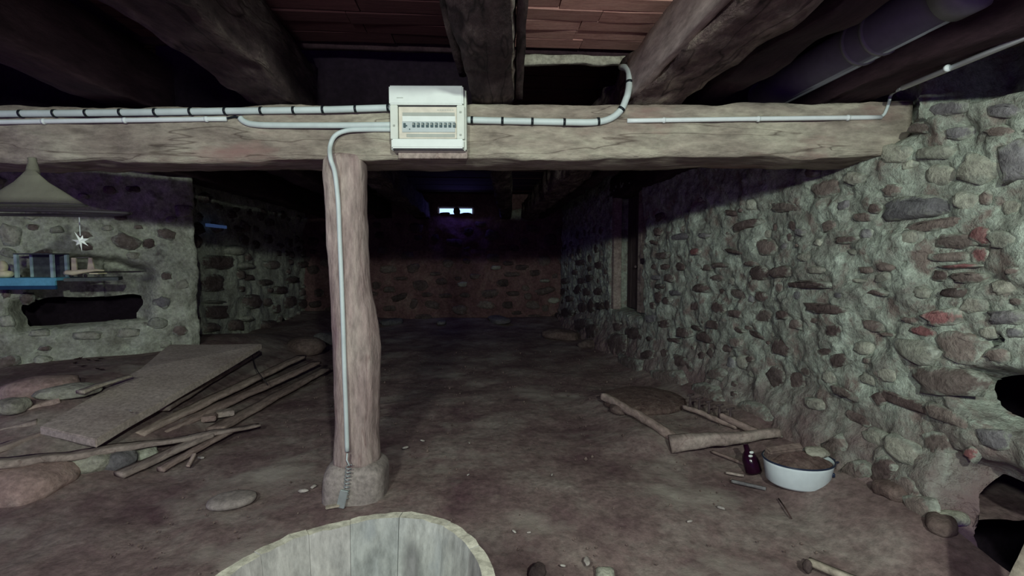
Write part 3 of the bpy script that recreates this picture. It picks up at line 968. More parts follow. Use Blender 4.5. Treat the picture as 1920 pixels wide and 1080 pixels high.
# ------------------------------------------------------------------ ceiling: plank rows between the joists
CZ = 1.805
BZ = 1.93
ceiling = struct(MB().box((-0.6, 0.72, CZ + 0.05), (6.2, 2.64, 0.03)).box((-0.6, 4.9, BZ + 0.05), (6.2, 5.72, 0.03)).build('ceiling', M['joist_shaded']))
BAYS = [(-2.9, -2.3, 'ceil_shaded'), (-2.08, -1.5, 'ceil_shaded'), (-1.3, -0.93, 'ceil_shaded'), (-0.72, -0.06, 'ceil_shaded'), (0.07, 0.66, 'ceil_red'), (0.76, 1.40, 'ceil_shaded')]
pr = random.Random(12)
plank_src = {}
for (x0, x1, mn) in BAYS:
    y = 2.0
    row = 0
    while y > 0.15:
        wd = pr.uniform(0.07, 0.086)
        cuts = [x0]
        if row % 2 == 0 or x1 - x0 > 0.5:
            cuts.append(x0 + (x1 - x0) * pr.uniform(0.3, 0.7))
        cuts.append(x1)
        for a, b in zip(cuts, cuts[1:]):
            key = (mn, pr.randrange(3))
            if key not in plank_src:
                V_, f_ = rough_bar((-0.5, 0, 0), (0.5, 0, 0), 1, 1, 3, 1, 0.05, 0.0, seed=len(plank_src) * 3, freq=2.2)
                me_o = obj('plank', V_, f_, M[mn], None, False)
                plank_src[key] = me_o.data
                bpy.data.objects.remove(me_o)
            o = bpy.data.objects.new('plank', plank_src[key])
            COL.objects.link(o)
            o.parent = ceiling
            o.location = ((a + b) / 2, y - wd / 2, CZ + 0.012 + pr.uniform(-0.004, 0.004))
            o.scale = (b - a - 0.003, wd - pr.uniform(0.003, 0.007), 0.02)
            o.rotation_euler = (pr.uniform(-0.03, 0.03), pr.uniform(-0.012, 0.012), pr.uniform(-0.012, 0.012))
        y -= wd
        row += 1
mb = MB()
y = 2.1
while y < 7.5:
    wd = pr.uniform(0.09, 0.13)
    mb.box((-0.6 + pr.uniform(-.01, .01), y + wd / 2, BZ + 0.015 + pr.uniform(-0.004, 0.004)), (6.1, wd - 0.006, 0.024))
    y += wd
tag(mb.build('rear_planks', M['ceil_shaded'], ceiling), kind='stuff')
# plastered trimmer edge where the near ceiling ends above the beam
V_, f_ = rough_bar(at_y(975, 113, 2.06) + Vector((0, 0, 0.0)), at_y(1195, 113, 2.06), 0.03, 0.042, 40, 3, 0.006, 0.2, seed=5, freq=14)
struct(obj('trim_1', V_, f_, M['plaster']))
V_, f_ = rough_bar((-2.9, 2.05, CZ + 0.02), (1.5, 2.05, CZ + 0.02), 0.03, 0.05, 60, 2, 0.004, 0.1, seed=6)
struct(obj('trim_2', V_, f_, M['joist_shaded']))

for k, (x0, x1) in enumerate(((-3.0, -2.3), (-2.1, -1.5), (-1.3, -0.93), (-0.73, -0.06), (0.80, 1.36))):  # infill boards added to stop lamp light passing over the beam
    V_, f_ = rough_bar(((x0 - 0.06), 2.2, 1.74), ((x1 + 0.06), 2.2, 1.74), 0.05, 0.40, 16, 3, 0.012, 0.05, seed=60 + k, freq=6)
    struct(obj('trim_%d' % (3 + k), V_, f_, M['shade_black']))

# ------------------------------------------------------------------ main beam across the cellar
bl_, br_ = at_y(0, 257, 2.06), at_y(1650, 245, 1.86)
bdir = (br_ - bl_).normalized()
B0 = bl_ - bdir * 0.9
B1 = bl_ + bdir * ((1.66 - bl_.x) / bdir.x)
BH = 0.205
zc = at_y(900, 238, 1.83).z
B0.z = at_y(0, 257, 2.0).z
B1.z = zc + 0.0
off = Vector((0, 0.03, 0))
V_, f_ = rough_bar(B0 + off, B1 + off, 0.23, BH, 220, 9, 0.011, 0.10, seed=91, freq=5.5)
beam = tag(obj('ceiling_beam', V_, f_, M['beam']), 'long rough-hewn main beam crossing the cellar under the joists, fuse box on it', 'beam')


def beam_front(px, py, lift=0.0):
    """a point on the beam's front face (pushed towards the room by lift)"""
    d = ray(px, py)
    c = B0 + off
    nrm = Vector((-bdir.y, bdir.x, 0)).normalized()       # points away from the camera
    c = c - nrm * (0.115 + 0.004 + lift)
    t = (c - CAM).dot(nrm) / d.dot(nrm)
    return CAM + d * t


# ------------------------------------------------------------------ joists
def joist(x0, x1, wd, label, mat, z0=1.56, h=0.22, y0=-0.4, y1=7.4, rough=0.016, seed=1, rnd_=0.10, nc=6):
    V_, f_ = rough_bar((x0, y0, z0 + h / 2), (x1, y1, z0 + h / 2), wd, h, 170, nc, rough, rnd_, seed=seed, freq=5)
    return tag(obj('ceiling_joist', V_, f_, mat), label, 'joist')


jz = at_y(900, 184, 1.83).z + 0.005
joist(-2.2, -2.2, 0.2, 'dark joist over the far left end of the beam, first from the left', M['joist_shaded'], jz, seed=3)
joist(-1.38, -1.42, 0.19, 'faint dark joist second from the left, above the two conduits', M['joist_shaded'], jz, seed=4)
joist(-0.76, -0.86, 0.20, 'weathered grey joist third from the left, left of the fuse box', M['joist'], jz, seed=5, rough=0.018)
j = joist(-0.105, 0.40, 0.165, 'dark round-edged joist above the right edge of the fuse box', M['joist'], jz, seed=6, rnd_=0.3)
V_, f_ = rough_bar((0.0, -0.3, jz + 0.10), (0.158, 1.95, jz + 0.10), 0.026, 0.16, 50, 2, 0.003, 0.05, seed=16)
obj('batten', V_, f_, M['joist'], j)
V_, f_ = rough_bar((-0.018, -0.3, jz + 0.10), (0.13, 1.98, jz + 0.10), 0.014, 0.16, 60, 2, 0.006, 0.1, seed=17, freq=14)
obj('plaster_edge', V_, f_, M['plaster'], j)
V_, f_ = rough_bar((-0.19, -0.3, jz + 0.16), (-0.065, 1.95, jz + 0.16), 0.03, 0.10, 50, 2, 0.004, 0.2, seed=18)
obj('batten', V_, f_, M['joist'], j)
j = joist(0.70, 0.73, 0.20, 'thick bark-edged joist right of the red plank bay, behind the rising conduit', M['bark'], jz, seed=7, rough=0.022)
V_, f_ = rough_bar((0.588, -0.3, jz + 0.095), (0.594, 1.9, jz + 0.095), 0.032, 0.15, 60, 4, 0.003, 0.05, seed=19)
obj('side_board', V_, f_, M['side_board'], j)
joist(1.44, 1.42, 0.17, 'dark reddish joist along the right wall, over the upper conduit', M['joist_shaded'], jz, seed=8)
joist(0.93, 0.95, 0.12, 'narrow dark joist between the bark-edged joist and the grey duct', M['joist_shaded'], jz + 0.03, seed=9)

# ------------------------------------------------------------------ grey duct under the right bay
da, db = at_z(1812, 10, 1.69), at_y(1470, 168, 2.15)
dvec = Vector((-0.02, 1, 0)).normalized()
D0 = Vector((1.305, 1.24, 1.685))
D1 = Vector((1.285, 3.2, 1.685))
duct = thing('ventilation_duct', D0, 'wide grey plastic pipe running under the ceiling at upper right', 'pipe')
MB().tube([D0, D1], 0.072, 28).build('pipe', M['grey_pipe'], duct, True)
for yy in (1.52, 1.60):
    c0 = D0 + (D1 - D0) * ((yy - D0.y) / (D1.y - D0.y))
    MB().tube([c0 - dvec * 0.006, c0 + dvec * 0.006], 0.077, 28).build('joint_ring', M['pipe_ring'], duct, True)
MB().tube([D0 - dvec * 0.02, D0 - dvec * 0.012, D0 + dvec * 0.05], [0.066, 0.080, 0.080], 28).build('end_collar', M['pipe_ring'], duct, True)

# ------------------------------------------------------------------ the timber post and its stone base
PY = 1.955
prof = [(290, 624, 672), (295, 614, 682), (305, 608, 686), (330, 608, 687), (400, 612, 686), (460, 616, 688), (500, 620, 690), (545, 622, 696), (575, 624, 703), (610, 625, 708), (650, 628, 711), (700, 630, 711), (760, 630, 710), (800, 629, 709), (835, 628, 711), (862, 626, 713)]
fine = []
for (a, b) in zip(prof, prof[1:]):
    n = max(1, int((b[0] - a[0]) / 6))
    for k in range(n):
        t = k / n
        fine.append(tuple(a[i] + (b[i] - a[i]) * t for i in range(3)))
fine.append(prof[-1])
NP = 40
V_ = []
for (y, xl, xr) in fine:
    A, B = at_y(xl, y, PY), at_y(xr, y, PY)
    c = (A + B) / 2
    hw = (B - A).length / 2
    for k in range(NP):
        a = 2 * math.pi * k / NP
        ca, sa = math.cos(a), math.sin(a)
        ca2, sa2 = math.copysign(abs(ca) ** 0.75, ca), math.copysign(abs(sa) ** 0.75, sa)
        V_.append((c.x + hw * ca2, c.y + hw * 0.95 * sa2, c.z))
V_ = np.array(V_)
nn = 0.006 * fbm(V_[:, 0] * 22, V_[:, 1] * 22, V_[:, 2] * 3.0, 4, 101) + 0.004 * fbm(V_[:, 0] * 10, V_[:, 1] * 10, V_[:, 2] * 7, 3, 103)
cc = V_.reshape(-1, NP, 3).mean(1).repeat(NP, 0)
dirv = V_ - cc
dirv[:, 2] = 0
dirv /= np.maximum(1e-6, np.linalg.norm(dirv, axis=1))[:, None]
V_ = V_ + dirv * nn[:, None]
f_ = []
nr = len(fine)
for i in range(nr - 1):
    for k in range(NP):
        f_.append((i * NP + k, (i + 1) * NP + k, (i + 1) * NP + (k + 1) % NP, i * NP + (k + 1) % NP))
f_.append(tuple(range(NP)))
f_.append(tuple((nr - 1) * NP + k for k in range(NP))[::-1])
post = tag(obj('timber_post', V_, f_, M['post']), 'weathered pinkish tree-trunk post propping up the main beam', 'post')

pbz = at_y(670, 858, PY).z
V_, f_ = rock_geo(0.128, 0.115, 0.118, 5, 4, 0.07, 0.0, 1.2)
V_ = np.sign(V_) * (np.abs(V_ / np.array([0.128, 0.115, 0.118])) ** 0.62) * np.array([0.122, 0.112, 0.118])
V_[:, 0] += 0.004 * (V_[:, 2] / 0.1)
bc = at_y(670, 890, PY)
V_ += np.array([bc.x, PY, pbz - 0.108])
bc_ = bc
base = tag(obj('stone_block', V_, f_, M['post_base']), 'rounded grey stone block under the foot of the timber post', 'stone')

# ------------------------------------------------------------------ fuse box on the beam
bn = Vector((-bdir.y, bdir.x, 0)).normalized() * -1      # towards the room
bx_ = Vector((bdir.x, bdir.y, 0)).normalized()
bz_ = Vector((0, 0, 1))
FB = Matrix((bx_, bn, bz_)).transposed()
fc = beam_front(806, 223, 0.0)
fl, fr_ = beam_front(736, 223), beam_front(871, 223)
FW = (fr_ - fl).length
ft, fbm_ = beam_front(806, 161, 0.07), beam_front(806, 283, 0.07)
FH = ft.z - fbm_.z
FZ = (ft.z + fbm_.z) / 2
fcen = Vector((fc.x, fc.y, FZ))
fuse = thing('fuse_box', fcen, 'white plastic fuse box mounted on the front of the beam', 'fuse box')
FD = 0.075


def fpt(u, v, d):     # u,v in -1..1 over the front, d out from the beam
    return fcen + bx_ * (u * FW / 2) + bz_ * (v * FH / 2) + bn * d


def fbox(name, u0, u1, v0, v1, d0, d1, mat, parent, bev=0.002):
    c = (fpt(u0, v0, d0) + fpt(u1, v1, d1)) / 2
    return MB().box(c, ((u1 - u0) * FW / 2, d1 - d0, (v1 - v0) * FH / 2), FB, 0, bev).build(name, mat, parent)


fbox('backing_board', -0.86, 1.05, -1.14, -0.9, -0.01, 0.02, M['board_grey'], fuse)
fbox('housing', -1.0, 1.04, -0.95, 0.96, -0.01, 0.05, M['white2'], fuse, 0.004)
fbox('top_cover', -1.0, 0.98, 0.42, 1.0, 0.05, FD, M['white'], fuse, 0.004)
fbox('bottom_cover', -0.95, 0.98, -0.92, -0.63, 0.05, FD, M['white'], fuse, 0.004)
fbox('side_frame', -0.98, -0.78, -0.63, 0.42, 0.05, FD - 0.006, M['white2'], fuse, 0.002)
fbox('side_frame', 0.80, 1.0, -0.63, 0.42, 0.05, FD - 0.006, M['white2'], fuse, 0.002)
ins = fbox('inner_plate', -0.76, 0.79, -0.60, 0.38, 0.05, 0.062, M['cream'], fuse, 0.001)
tag(ins, 'cream plate behind the breakers')
fbox('marking_strip', -0.66, 0.74, 0.10, 0.20, 0.062, 0.064, M['strip_dk'], fuse, 0)
fbox('label_strip', -0.66, 0.76, -0.08, 0.09, 0.062, 0.065, M['white'], fuse, 0)
br = fbox('breaker_row', -0.67, 0.75, -0.41, -0.09, 0.062, 0.067, M['strip'], fuse, 0.001)
fbox('marking_strip', -0.56, 0.74, -0.56, -0.46, 0.062, 0.064, M['strip_dk'], fuse, 0)
for k in range(10):
    u = -0.35 + k * 0.1205
    fbox('toggle', u - 0.037, u + 0.037, -0.27, -0.13, 0.066, 0.073, M['toggle'], br, 0.0008)
    fbox('toggle_tip', u - 0.03, u + 0.012, -0.20, -0.165, 0.073, 0.0755, M['strip_dk'], br, 0)
fbox('main_switch', -0.63, -0.57, -0.28, -0.14, 0.066, 0.072, M['toggle'], br, 0.0008)
fbox('main_switch_tab', -0.57, -0.53, -0.24, -0.20, 0.066, 0.070, M['toggle'], br, 0)
fbox('test_button', -0.48, -0.45, -0.34, -0.31, 0.066, 0.069, M['toggle'], br, 0)
for (u0, u1) in ((-0.79, -0.755), (-0.75, -0.72), (-0.715, -0.69), (-0.685, -0.655), (-0.65, -0.62)):
    fbox('maker_mark', u0, u1, 0.605, 0.63, FD, FD + 0.0006, M['strip_dk'], fuse, 0)
for k in range(7):
    fbox('printed_mark', 0.27 + k * 0.065, 0.32 + k * 0.065, 0.27, 0.29, 0.062, 0.0626, M['strip_dk'], fuse, 0)
for (u, v) in ((0.9, 0.2), (0.9, -0.5), (-0.88, -0.22)):
    fbox('screw_cap', u - 0.03, u + 0.03, v - 0.03, v + 0.03, FD - 0.006, FD - 0.003, M['strip_dk'], fuse, 0.0008)
for (va, vb) in ((0.39, 0.415), (-0.625, -0.605), (-0.945, -0.925)):
    fbox('shadow_gap', -0.94, 0.98, va, vb, 0.045, 0.058, M['black'], fuse, 0)


# ------------------------------------------------------------------ conduits and cables
def run_on_beam(pxs, r):
    return smooth_path([beam_front(x, y, r * 0.9) for x, y in pxs], 6)


def tie_geo(c, axis, r):
    axis = Vector(axis).normalized()
    return tube_geo([Vector(c) - axis * 0.0045, Vector(c) + axis * 0.0045], r + 0.0022, 14)


def conduit(name, path, r, mat, label, ties=(), tie_mat=None, cat='conduit', part='tube', tie_name='tie'):
    t = thing(name, path[0], label, cat)
    MB().tube(path, r, 14).build(part, mat, t, True)
    for tx in ties:
        # nearest path point whose picture column is tx
        best = min(range(1, len(path) - 1), key=lambda i: (path[i] - tx).length)
        a, b = path[best - 1], path[best + 1]
        v, f = tie_geo(tx, b - a, r)
        obj(tie_name, v, f, tie_mat or M['black'], t, True)
    return t


r1 = 0.0125
left_pts = [(-120, 216), (0, 213.5), (150, 212), (300, 210), (450, 208), (600, 206), (700, 203), (738, 202)]
lp = lambda x: np.interp(x, [p[0] for p in left_pts], [p[1] for p in left_pts])
t = conduit('conduit', run_on_beam(left_pts, r1), r1, M['conduit'], 'thick grey conduit with black ties along the beam top, left of the fuse box',
            [beam_front(x, float(lp(x)), r1 * 0.9) for x in (40, 103, 163, 227, 292, 358, 423, 490, 551, 606, 667, 728)])
conduit('conduit', run_on_beam([(-120, 232), (0, 229), (200, 226), (425, 223)], 0.0085), 0.0085, M['conduit_w'], 'thin straight white conduit just below the tied conduit, far left',
        [beam_front(x, 229 - x * 0.014, 0.0085 * 0.9) for x in (82, 234, 387)], M['conduit_w'], tie_name='clip')
conduit('cable', run_on_beam([(425, 222), (440, 219), (452, 222)], 0.004), 0.004, M['black'], 'short black cable bridging the gap between two white conduits', cat='cable')
conduit('conduit', run_on_beam([(450, 221), (458, 228), (475, 233), (520, 235), (650, 235), (738, 234)], 0.011), 0.011, M['conduit'], 'grey conduit with a bent-up end entering the fuse box from the left')
r4 = 0.0085
pf = lambda x, y, dy: at_y(x, y, PY - dy)
pts = [beam_front(740, 243, r4), beam_front(690, 243, r4), beam_front(650, 245, r4), beam_front(628, 255, r4 + .004), beam_front(619, 275, r4 + .006), pf(620, 298, 0.115), pf(628, 325, 0.10)]
pts += [pf(634, 380, 0.087), pf(637, 450, 0.087), pf(640, 520, 0.090), pf(643, 600, 0.096), pf(646, 700, 0.10), pf(649, 780, 0.10), pf(651, 846, 0.103)]
conduit('conduit', smooth_path(pts, 6), r4, M['conduit'], 'slim grey conduit bending down from the fuse box along the post')
pts = [(876, 225), (960, 227), (1060, 229), (1115, 229), (1145, 222), (1165, 205), (1176, 180)]
path = run_on_beam(pts, r1)
path += [at_y(1179, 165, path[-1].y + 0.015), at_y(1180, 148, path[-1].y + 0.03), at_y(1179, 134, path[-1].y + 0.06), at_y(1173, 127, path[-1].y + 0.10), at_y(1165, 126, path[-1].y + 0.16)]
path = smooth_path(path, 2)
rp = lambda x: np.interp(x, [p[0] for p in pts], [p[1] for p in pts])
conduit('conduit', path, r1, M['conduit'], 'thick conduit with black ties right of the fuse box, curving up into the ceiling',
        [beam_front(x, float(rp(x)), r1 * 0.9) for x in (885, 942, 998, 1058, 1122, 1165)] + [at_y(1180, 155, path[-8].y)])
conduit('conduit', run_on_beam([(1176, 226.5), (1300, 224.5), (1480, 222), (1652, 220)], 0.0085), 0.0085, M['conduit_w'], 'straight white conduit along the beam to the right wall',
        [beam_front(x, 226.5 - (x - 1176) * 0.0137, 0.0085 * 0.9) for x in (1245, 1422, 1590)], M['conduit_w'], tie_name='clip')
e0 = at_z(1692, 165, jz - 0.012)
pts = [beam_front(1648, 220, 0.006), beam_front(1658, 214, 0.008), beam_front(1666, 195, 0.008), beam_front(1672, 176, 0.01), e0]
conduit('cable', smooth_path(pts, 6), 0.0055, M['conduit'], 'bare grey cable bending up off the beam at its right end', cat='cable')
e1 = at_z(1990, 42, jz - 0.012)
e1 = e0 + (e1 - e0) * 2.6
conduit('conduit', [e0, e0.lerp(e1, 0.5), e1], 0.0085, M['conduit_w'], 'sloping white conduit under the joist at upper right',
        [at_z(1776, 128, jz - 0.012)], M['conduit_w'], tie_name='clip')
# coiled spring and bracket on the post's stone base
sp = []
for i in range(150):
    t_ = i / 149
    a = t_ * 2 * math.pi * 9
    c = at_y(654 - 6 * t_, 872 + 62 * t_, PY - 0.128)
    sp.append(c + Vector((math.cos(a) * 0.010, math.sin(a) * 0.010, 0)))
spr = thing('coil_spring', sp[-1], 'small pale coiled spring hanging down the face of the stone base', 'spring')
MB().tube(sp, 0.0022, 6).build('coil', M['zinc'], spr, True)
MB().tube([at_y(651, 850, PY - 0.122), at_y(650, 862, PY - 0.126), at_y(655, 873, PY - 0.128)], 0.003, 6).build('cord', M['conduit'], spr, True)
p = on_floor(640, 952)
brk = thing('metal_bracket', p, 'small bent galvanised bracket on the floor before the stone base', 'bracket')
MB().box(p + Vector((0.005, 0, 0.035)), (0.03, 0.012, 0.07), Matrix.Rotation(0.25, 3, 'Y'), 0, 0.002).build('upright', M['zinc'], brk)
MB().box(p + Vector((-0.03, -0.01, 0.012)), (0.05, 0.02, 0.008), Matrix.Rotation(0.3, 3, 'Z'), 0, 0.002).build('foot', M['pale_wood'], brk)

# ------------------------------------------------------------------ the whitewashed tub in front
TH = 0.42
rim_px = [(300, 1150), (400, 1080), (500, 1023), (600, 985), (650, 975), (705, 964), (760, 960), (810, 967), (860, 985), (900, 1021), (930, 1080), (945, 1140)]
rim = [at_z(x, y, TH) for x, y in rim_px]
# close the curve with the unseen near half of the rim
cx = sum(p.x for p in rim[1:11]) / 10
cxy = Vector((-0.215, 0.74))
ang = [math.atan2(p.y - cxy.y, p.x - cxy.x) for p in rim[1:11]]
rad = [math.hypot(p.x - cxy.x, p.y - cxy.y) for p in rim[1:11]]
A_ = ang[::-1]
R_ = rad[::-1]


def tub_r(a):
    a = (a + math.pi / 2) % (2 * math.pi) - math.pi / 2
    if A_[0] <= a <= A_[-1]:
        return float(np.interp(a, A_, R_))
    r0, r1_ = R_[0], R_[-1]
    s = (A_[0] - a) if a < A_[0] else (2 * math.pi - a + A_[0])
    T = 2 * math.pi - (A_[-1] - A_[0])
    return r0 + (r1_ - r0) * min(1, max(0, s / T))


tub = thing('wooden_tub', (cxy.x, cxy.y, 0), 'whitewashed round wooden tub with a pale worn rim, nearest to the viewer', 'tub')
NS = 15
tr = random.Random(3)
bounds = [2 * math.pi * (k + tr.uniform(-0.12, 0.12)) / NS + 0.1 for k in range(NS)]
bounds.append(bounds[0] + 2 * math.pi)
for k in range(NS):
    a0, a1 = bounds[k] + 0.0018, bounds[k + 1] - 0.0018
    na, nz = 6, 8
    V_, f_, fm = [], [], []
    ins_, outs_ = [], []
    proud = tr.uniform(-0.0012, 0.0012)
    for iz in range(nz + 1):
        z = 0.0 + (TH + tr.uniform(-0.002, 0.002) * (iz == nz)) * iz / nz
        kz = 0.80 + 0.20 * (z / TH) - 0.012 * math.sin(math.pi * z / TH) * 0
        for (side, dr) in ((0, 0.0), (1, -0.022)):
            for ia in range(na + 1):
                a = a0 + (a1 - a0) * ia / na
                e = 0.001 if ia in (0, na) else 0.0
                rr = (tub_r(a)) * kz + dr + proud + (e if side else -e)
                zz = z + (0.004 * mnoise.noise(Vector((a * 9, side * 3.0, 1))) if iz == nz else 0)
                V_.append((cxy.x + rr * math.cos(a), cxy.y + rr * math.sin(a), zz))
    st = 2 * (na + 1)
    for iz in range(nz):
        for ia in range(na):
            o0 = iz * st + ia
            f_.append((o0, o0 + 1, o0 + st + 1, o0 + st)); fm.append(0)
            i0 = o0 + na + 1
            f_.append((i0 + 1, i0, i0 + st, i0 + st + 1)); fm.append(0)
        for ia in (0, na):
            o0 = iz * st + ia
            q = (o0, o0 + na + 1, o0 + na + 1 + st, o0 + st)
            f_.append(q if ia else q[::-1]); fm.append(0)
    for ia in range(na):
        o0 = nz * st + ia
        f_.append((o0 + 1, o0, o0 + na + 1, o0 + na + 2)[::-1]); fm.append(1)
    obj('stave', V_, f_, None, tub, False, [M['tub_in'], M['tub_rim']], fm)
V_ = [(cxy.x, cxy.y, 0.05)] + [(cxy.x + tub_r(a) * 0.8 * math.cos(a), cxy.y + tub_r(a) * 0.8 * math.sin(a), 0.05) for a in [2 * math.pi * k / 40 for k in range(40)]]
obj('bottom', V_, [(0, 1 + k, 1 + (k + 1) % 40) for k in range(40)], M['tub_in'], tub)
# worn iron hoop round the outside
for hz in (0.10, 0.32):
    kz = 0.80 + 0.20 * hz / TH
    path = [Vector((cxy.x + (tub_r(a) * kz + 0.004) * math.cos(a), cxy.y + (tub_r(a) * kz + 0.004) * math.sin(a), hz)) for a in [2 * math.pi * k / 60 for k in range(61)]]
    MB().tube(path, 0.005, 6).build('hoop', M['iron'], tub, True)
# dark trickle stain on the inside
sa_ = math.atan2(at_z(788, 962, TH).y - cxy.y, at_z(788, 962, TH).x - cxy.x)
st_v, st_f = [], []
for i in range(12):
    z = TH - 0.03 - i * 0.022
    kz = 0.80 + 0.20 * z / TH
    hw = 0.034 * (0.75 + 0.35 * mnoise.noise(Vector((0, i * 0.7, 2))))
    for s in (-1, -0.3, 0.3, 1):
        a = sa_ + s * hw / tub_r(sa_)
        rr = tub_r(a) * kz - 0.022 - 0.0045
        st_v.append((cxy.x + rr * math.cos(a), cxy.y + rr * math.sin(a), z))
for i in range(11):
    for s in range(3):
        st_f.append((i * 4 + s, i * 4 + s + 1, (i + 1) * 4 + s + 1, (i + 1) * 4 + s))
M['stain'] = rough_mat('trickle_stain', (0.13, 0.125, 0.13), (0.18, 0.175, 0.175), (0.24, 0.235, 0.23), 9, 40, (1, 1, 0.3), bs=0.2)
nt_ = M['stain'].node_tree
tc_ = nt_.nodes.new('ShaderNodeTexCoord')
sx_ = nt_.nodes.new('ShaderNodeSeparateXYZ')
nt_.links.new(tc_.outputs['Generated'], sx_.inputs[0])
ax_ = ramp(nt_, sx_.outputs[0], [(0.08, (0, 0, 0)), (0.42, (0.85, 0.85, 0.85)), (0.6, (0.85, 0.85, 0.85)), (0.92, (0, 0, 0))])
az_ = ramp(nt_, sx_.outputs[2], [(0.0, (0.6, 0.6, 0.6)), (0.8, (1, 1, 1)), (1.0, (0, 0, 0))])
nt_.links.new(mixc(nt_, 1.0, ax_, az_, 'MULTIPLY'), nt_.nodes['Principled BSDF'].inputs['Alpha'])
tag(obj('stain', st_v, st_f, M['stain'], tub), 'dark trickle stain inside the tub')


# ------------------------------------------------------------------ planks, panel and stones on the left bank
def plank_px(name, a, b, za, zb, wpx_a, thick, label, mat='plank', seed=0, cat='plank', bend=None, rough=0.004, rnd_=0.12, w=None, wb=1.0, up=(0, 0, 1), group=None):
    A, B = at_z(a[0], a[1], za), at_z(b[0], b[1], zb)
    V_, f_ = rough_bar(A, B, w, thick, 40, 3, rough, rnd_, seed=seed, taper=wb, bend=bend, freq=8, up=up)
    return tag(obj(name, V_, f_, M[mat]), label, cat, group)


def on_bank(px, py, dz=0.0):
    return on_floor(px, py, dz)


def lay(px, py, lift):
    """height above the world floor of a thing lifted by lift over the earth at that pixel"""
    return on_floor(px, py, lift).z


# the wide dusty panel
top_px = [(180, 824), (491, 645), (318, 645), (262, 692), (74, 800)]
top_z = [0.165, 0.33, 0.345, 0.30, 0.20]
quad = [at_z(x, y, z) for (x, y), z in zip(top_px, top_z)]
V_, f_ = [], []
n = len(quad)
dn = Vector((0, 0, -0.038))
V_ = quad + [q + dn for q in quad]
f_ = [tuple(range(n))] + [tuple(range(n, 2 * n))[::-1]] + [(i, i + n, (i + 1) % n + n, (i + 1) % n) for i in range(n)]
bm = bmesh.new()
for v in V_:
    bm.verts.new(v)
bm.verts.ensure_lookup_table()
for q in f_:
    bm.faces.new([bm.verts[i] for i in q])
bmesh.ops.recalc_face_normals(bm, faces=bm.faces)
bmesh.ops.bevel(bm, geom=list(bm.edges), offset=0.004, segments=2, affect='EDGES')
bmesh.ops.triangulate(bm, faces=[f for f in bm.faces if len(f.verts) > 4])
for _ in range(3):
    bmesh.ops.subdivide_edges(bm, edges=[e for e in bm.edges if e.calc_length() > 0.06], cuts=1)
bmesh.ops.triangulate(bm, faces=[f for f in bm.faces if len(f.verts) > 4])
for v in bm.verts:
    v.co.z += 0.006 * mnoise.noise(v.co * 3.5) + 0.0015 * mnoise.noise(v.co * 30)
me = bpy.data.meshes.new('wide_panel')
bm.to_mesh(me)
bm.free()
me.materials.append(M['panel_wood'])
o = bpy.data.objects.new('wide_board', me)
COL.objects.link(o)
tag(o, 'wide dusty wooden panel lying over the planks on the left bank', 'panel')

plank_px('plank', (-60, 874), (486, 797), 0.17, 0.045, 30, 0.03, 'long warped grey plank crossing in front of the wide panel', w=0.085, wb=0.45, seed=2, bend=(0, 0, -0.015), rough=0.006, mat='board_grey')
plank_px('plank', (300, 768), (478, 660), 0.14, 0.20, 10, 0.022, 'pale plank just right of the wide panel, its end by the dark gap', w=0.085, wb=1.0, seed=3, mat='board_grey')
plank_px('plank', (255, 815), (566, 668), 0.08, 0.12, 10, 0.022, 'reddish plank second from the wide panel, in the row behind the long plank', w=0.085, wb=0.9, seed=4)
plank_px('plank', (298, 812), (594, 680), 0.05, 0.09, 10, 0.022, 'brown plank third from the wide panel, in the row behind the long plank', w=0.10, wb=0.8, seed=5)
plank_px('plank', (400, 806), (612, 692), 0.03, 0.04, 10, 0.022, 'outermost plank of the row, nearest the timber post', w=0.09, wb=0.8, seed=6)
plank_px('plank', (222, 890), (395, 815), 0.03, 0.06, 10, 0.022, 'short pale plank poking out under the long plank, left one', w=0.07, wb=0.8, seed=7, mat='board_grey')
plank_px('plank', (300, 880), (435, 806), 0.02, 0.05, 10, 0.02, 'short thin plank poking out under the long plank, right one', w=0.04, wb=0.8, seed=8)
plank_px('stick', (352, 875), (364, 852), 0.02, 0.05, 4, 0.014, 'short broken stick leaning under the long plank', w=0.014, seed=9, cat='stick')
plank_px('plank', (-50, 800), (112, 748), 0.19, 0.26, 12, 0.025, 'brown board behind the wide panel at the left edge', w=0.07, seed=10)
plank_px('plank', (-50, 820), (70, 790), 0.17, 0.2, 12, 0.02, 'thin light board against the left end of the wide panel', w=0.05, seed=11, mat='board_grey')
plank_px('plank', (-60, 862), (78, 812), 0.13, 0.16, 12, 0.022, 'board slipping out below the left corner of the wide panel', w=0.05, seed=12)
plank_px('plank', (150, 735), (246, 704), 0.30, 0.315, 12, 0.016, 'pale split lath at the left edge of the wide panel', w=0.05, wb=0.5, seed=13, mat='pale_wood')
MBt = MB().tube(smooth_path([at_z(471, 659, 0.235), at_z(480, 690, 0.19), at_z(492, 708, 0.15), at_z(503, 722, 0.10)], 4), 0.0035, 6)
tag(MBt.build('wire', M['wire'], None, True), 'thin dark wire lying across the row of planks', 'wire')
p = on_floor(422, 774, 0.05)
tag(MB().box(p, (0.09, 0.07, 0.03), Matrix.Rotation(0.5, 3, 'Z'), 0, 0.004).build('wood_block', M['board_grey']), 'small square pale block lying between the planks', 'block')
p = on_floor(393, 783, 0.045)
tag(MB().box(p, (0.07, 0.06, 0.03), Matrix.Rotation(0.3, 3, 'Z'), 0, 0.004).build('wood_block', M['plank']), 'small brown block left of the square pale block', 'block')
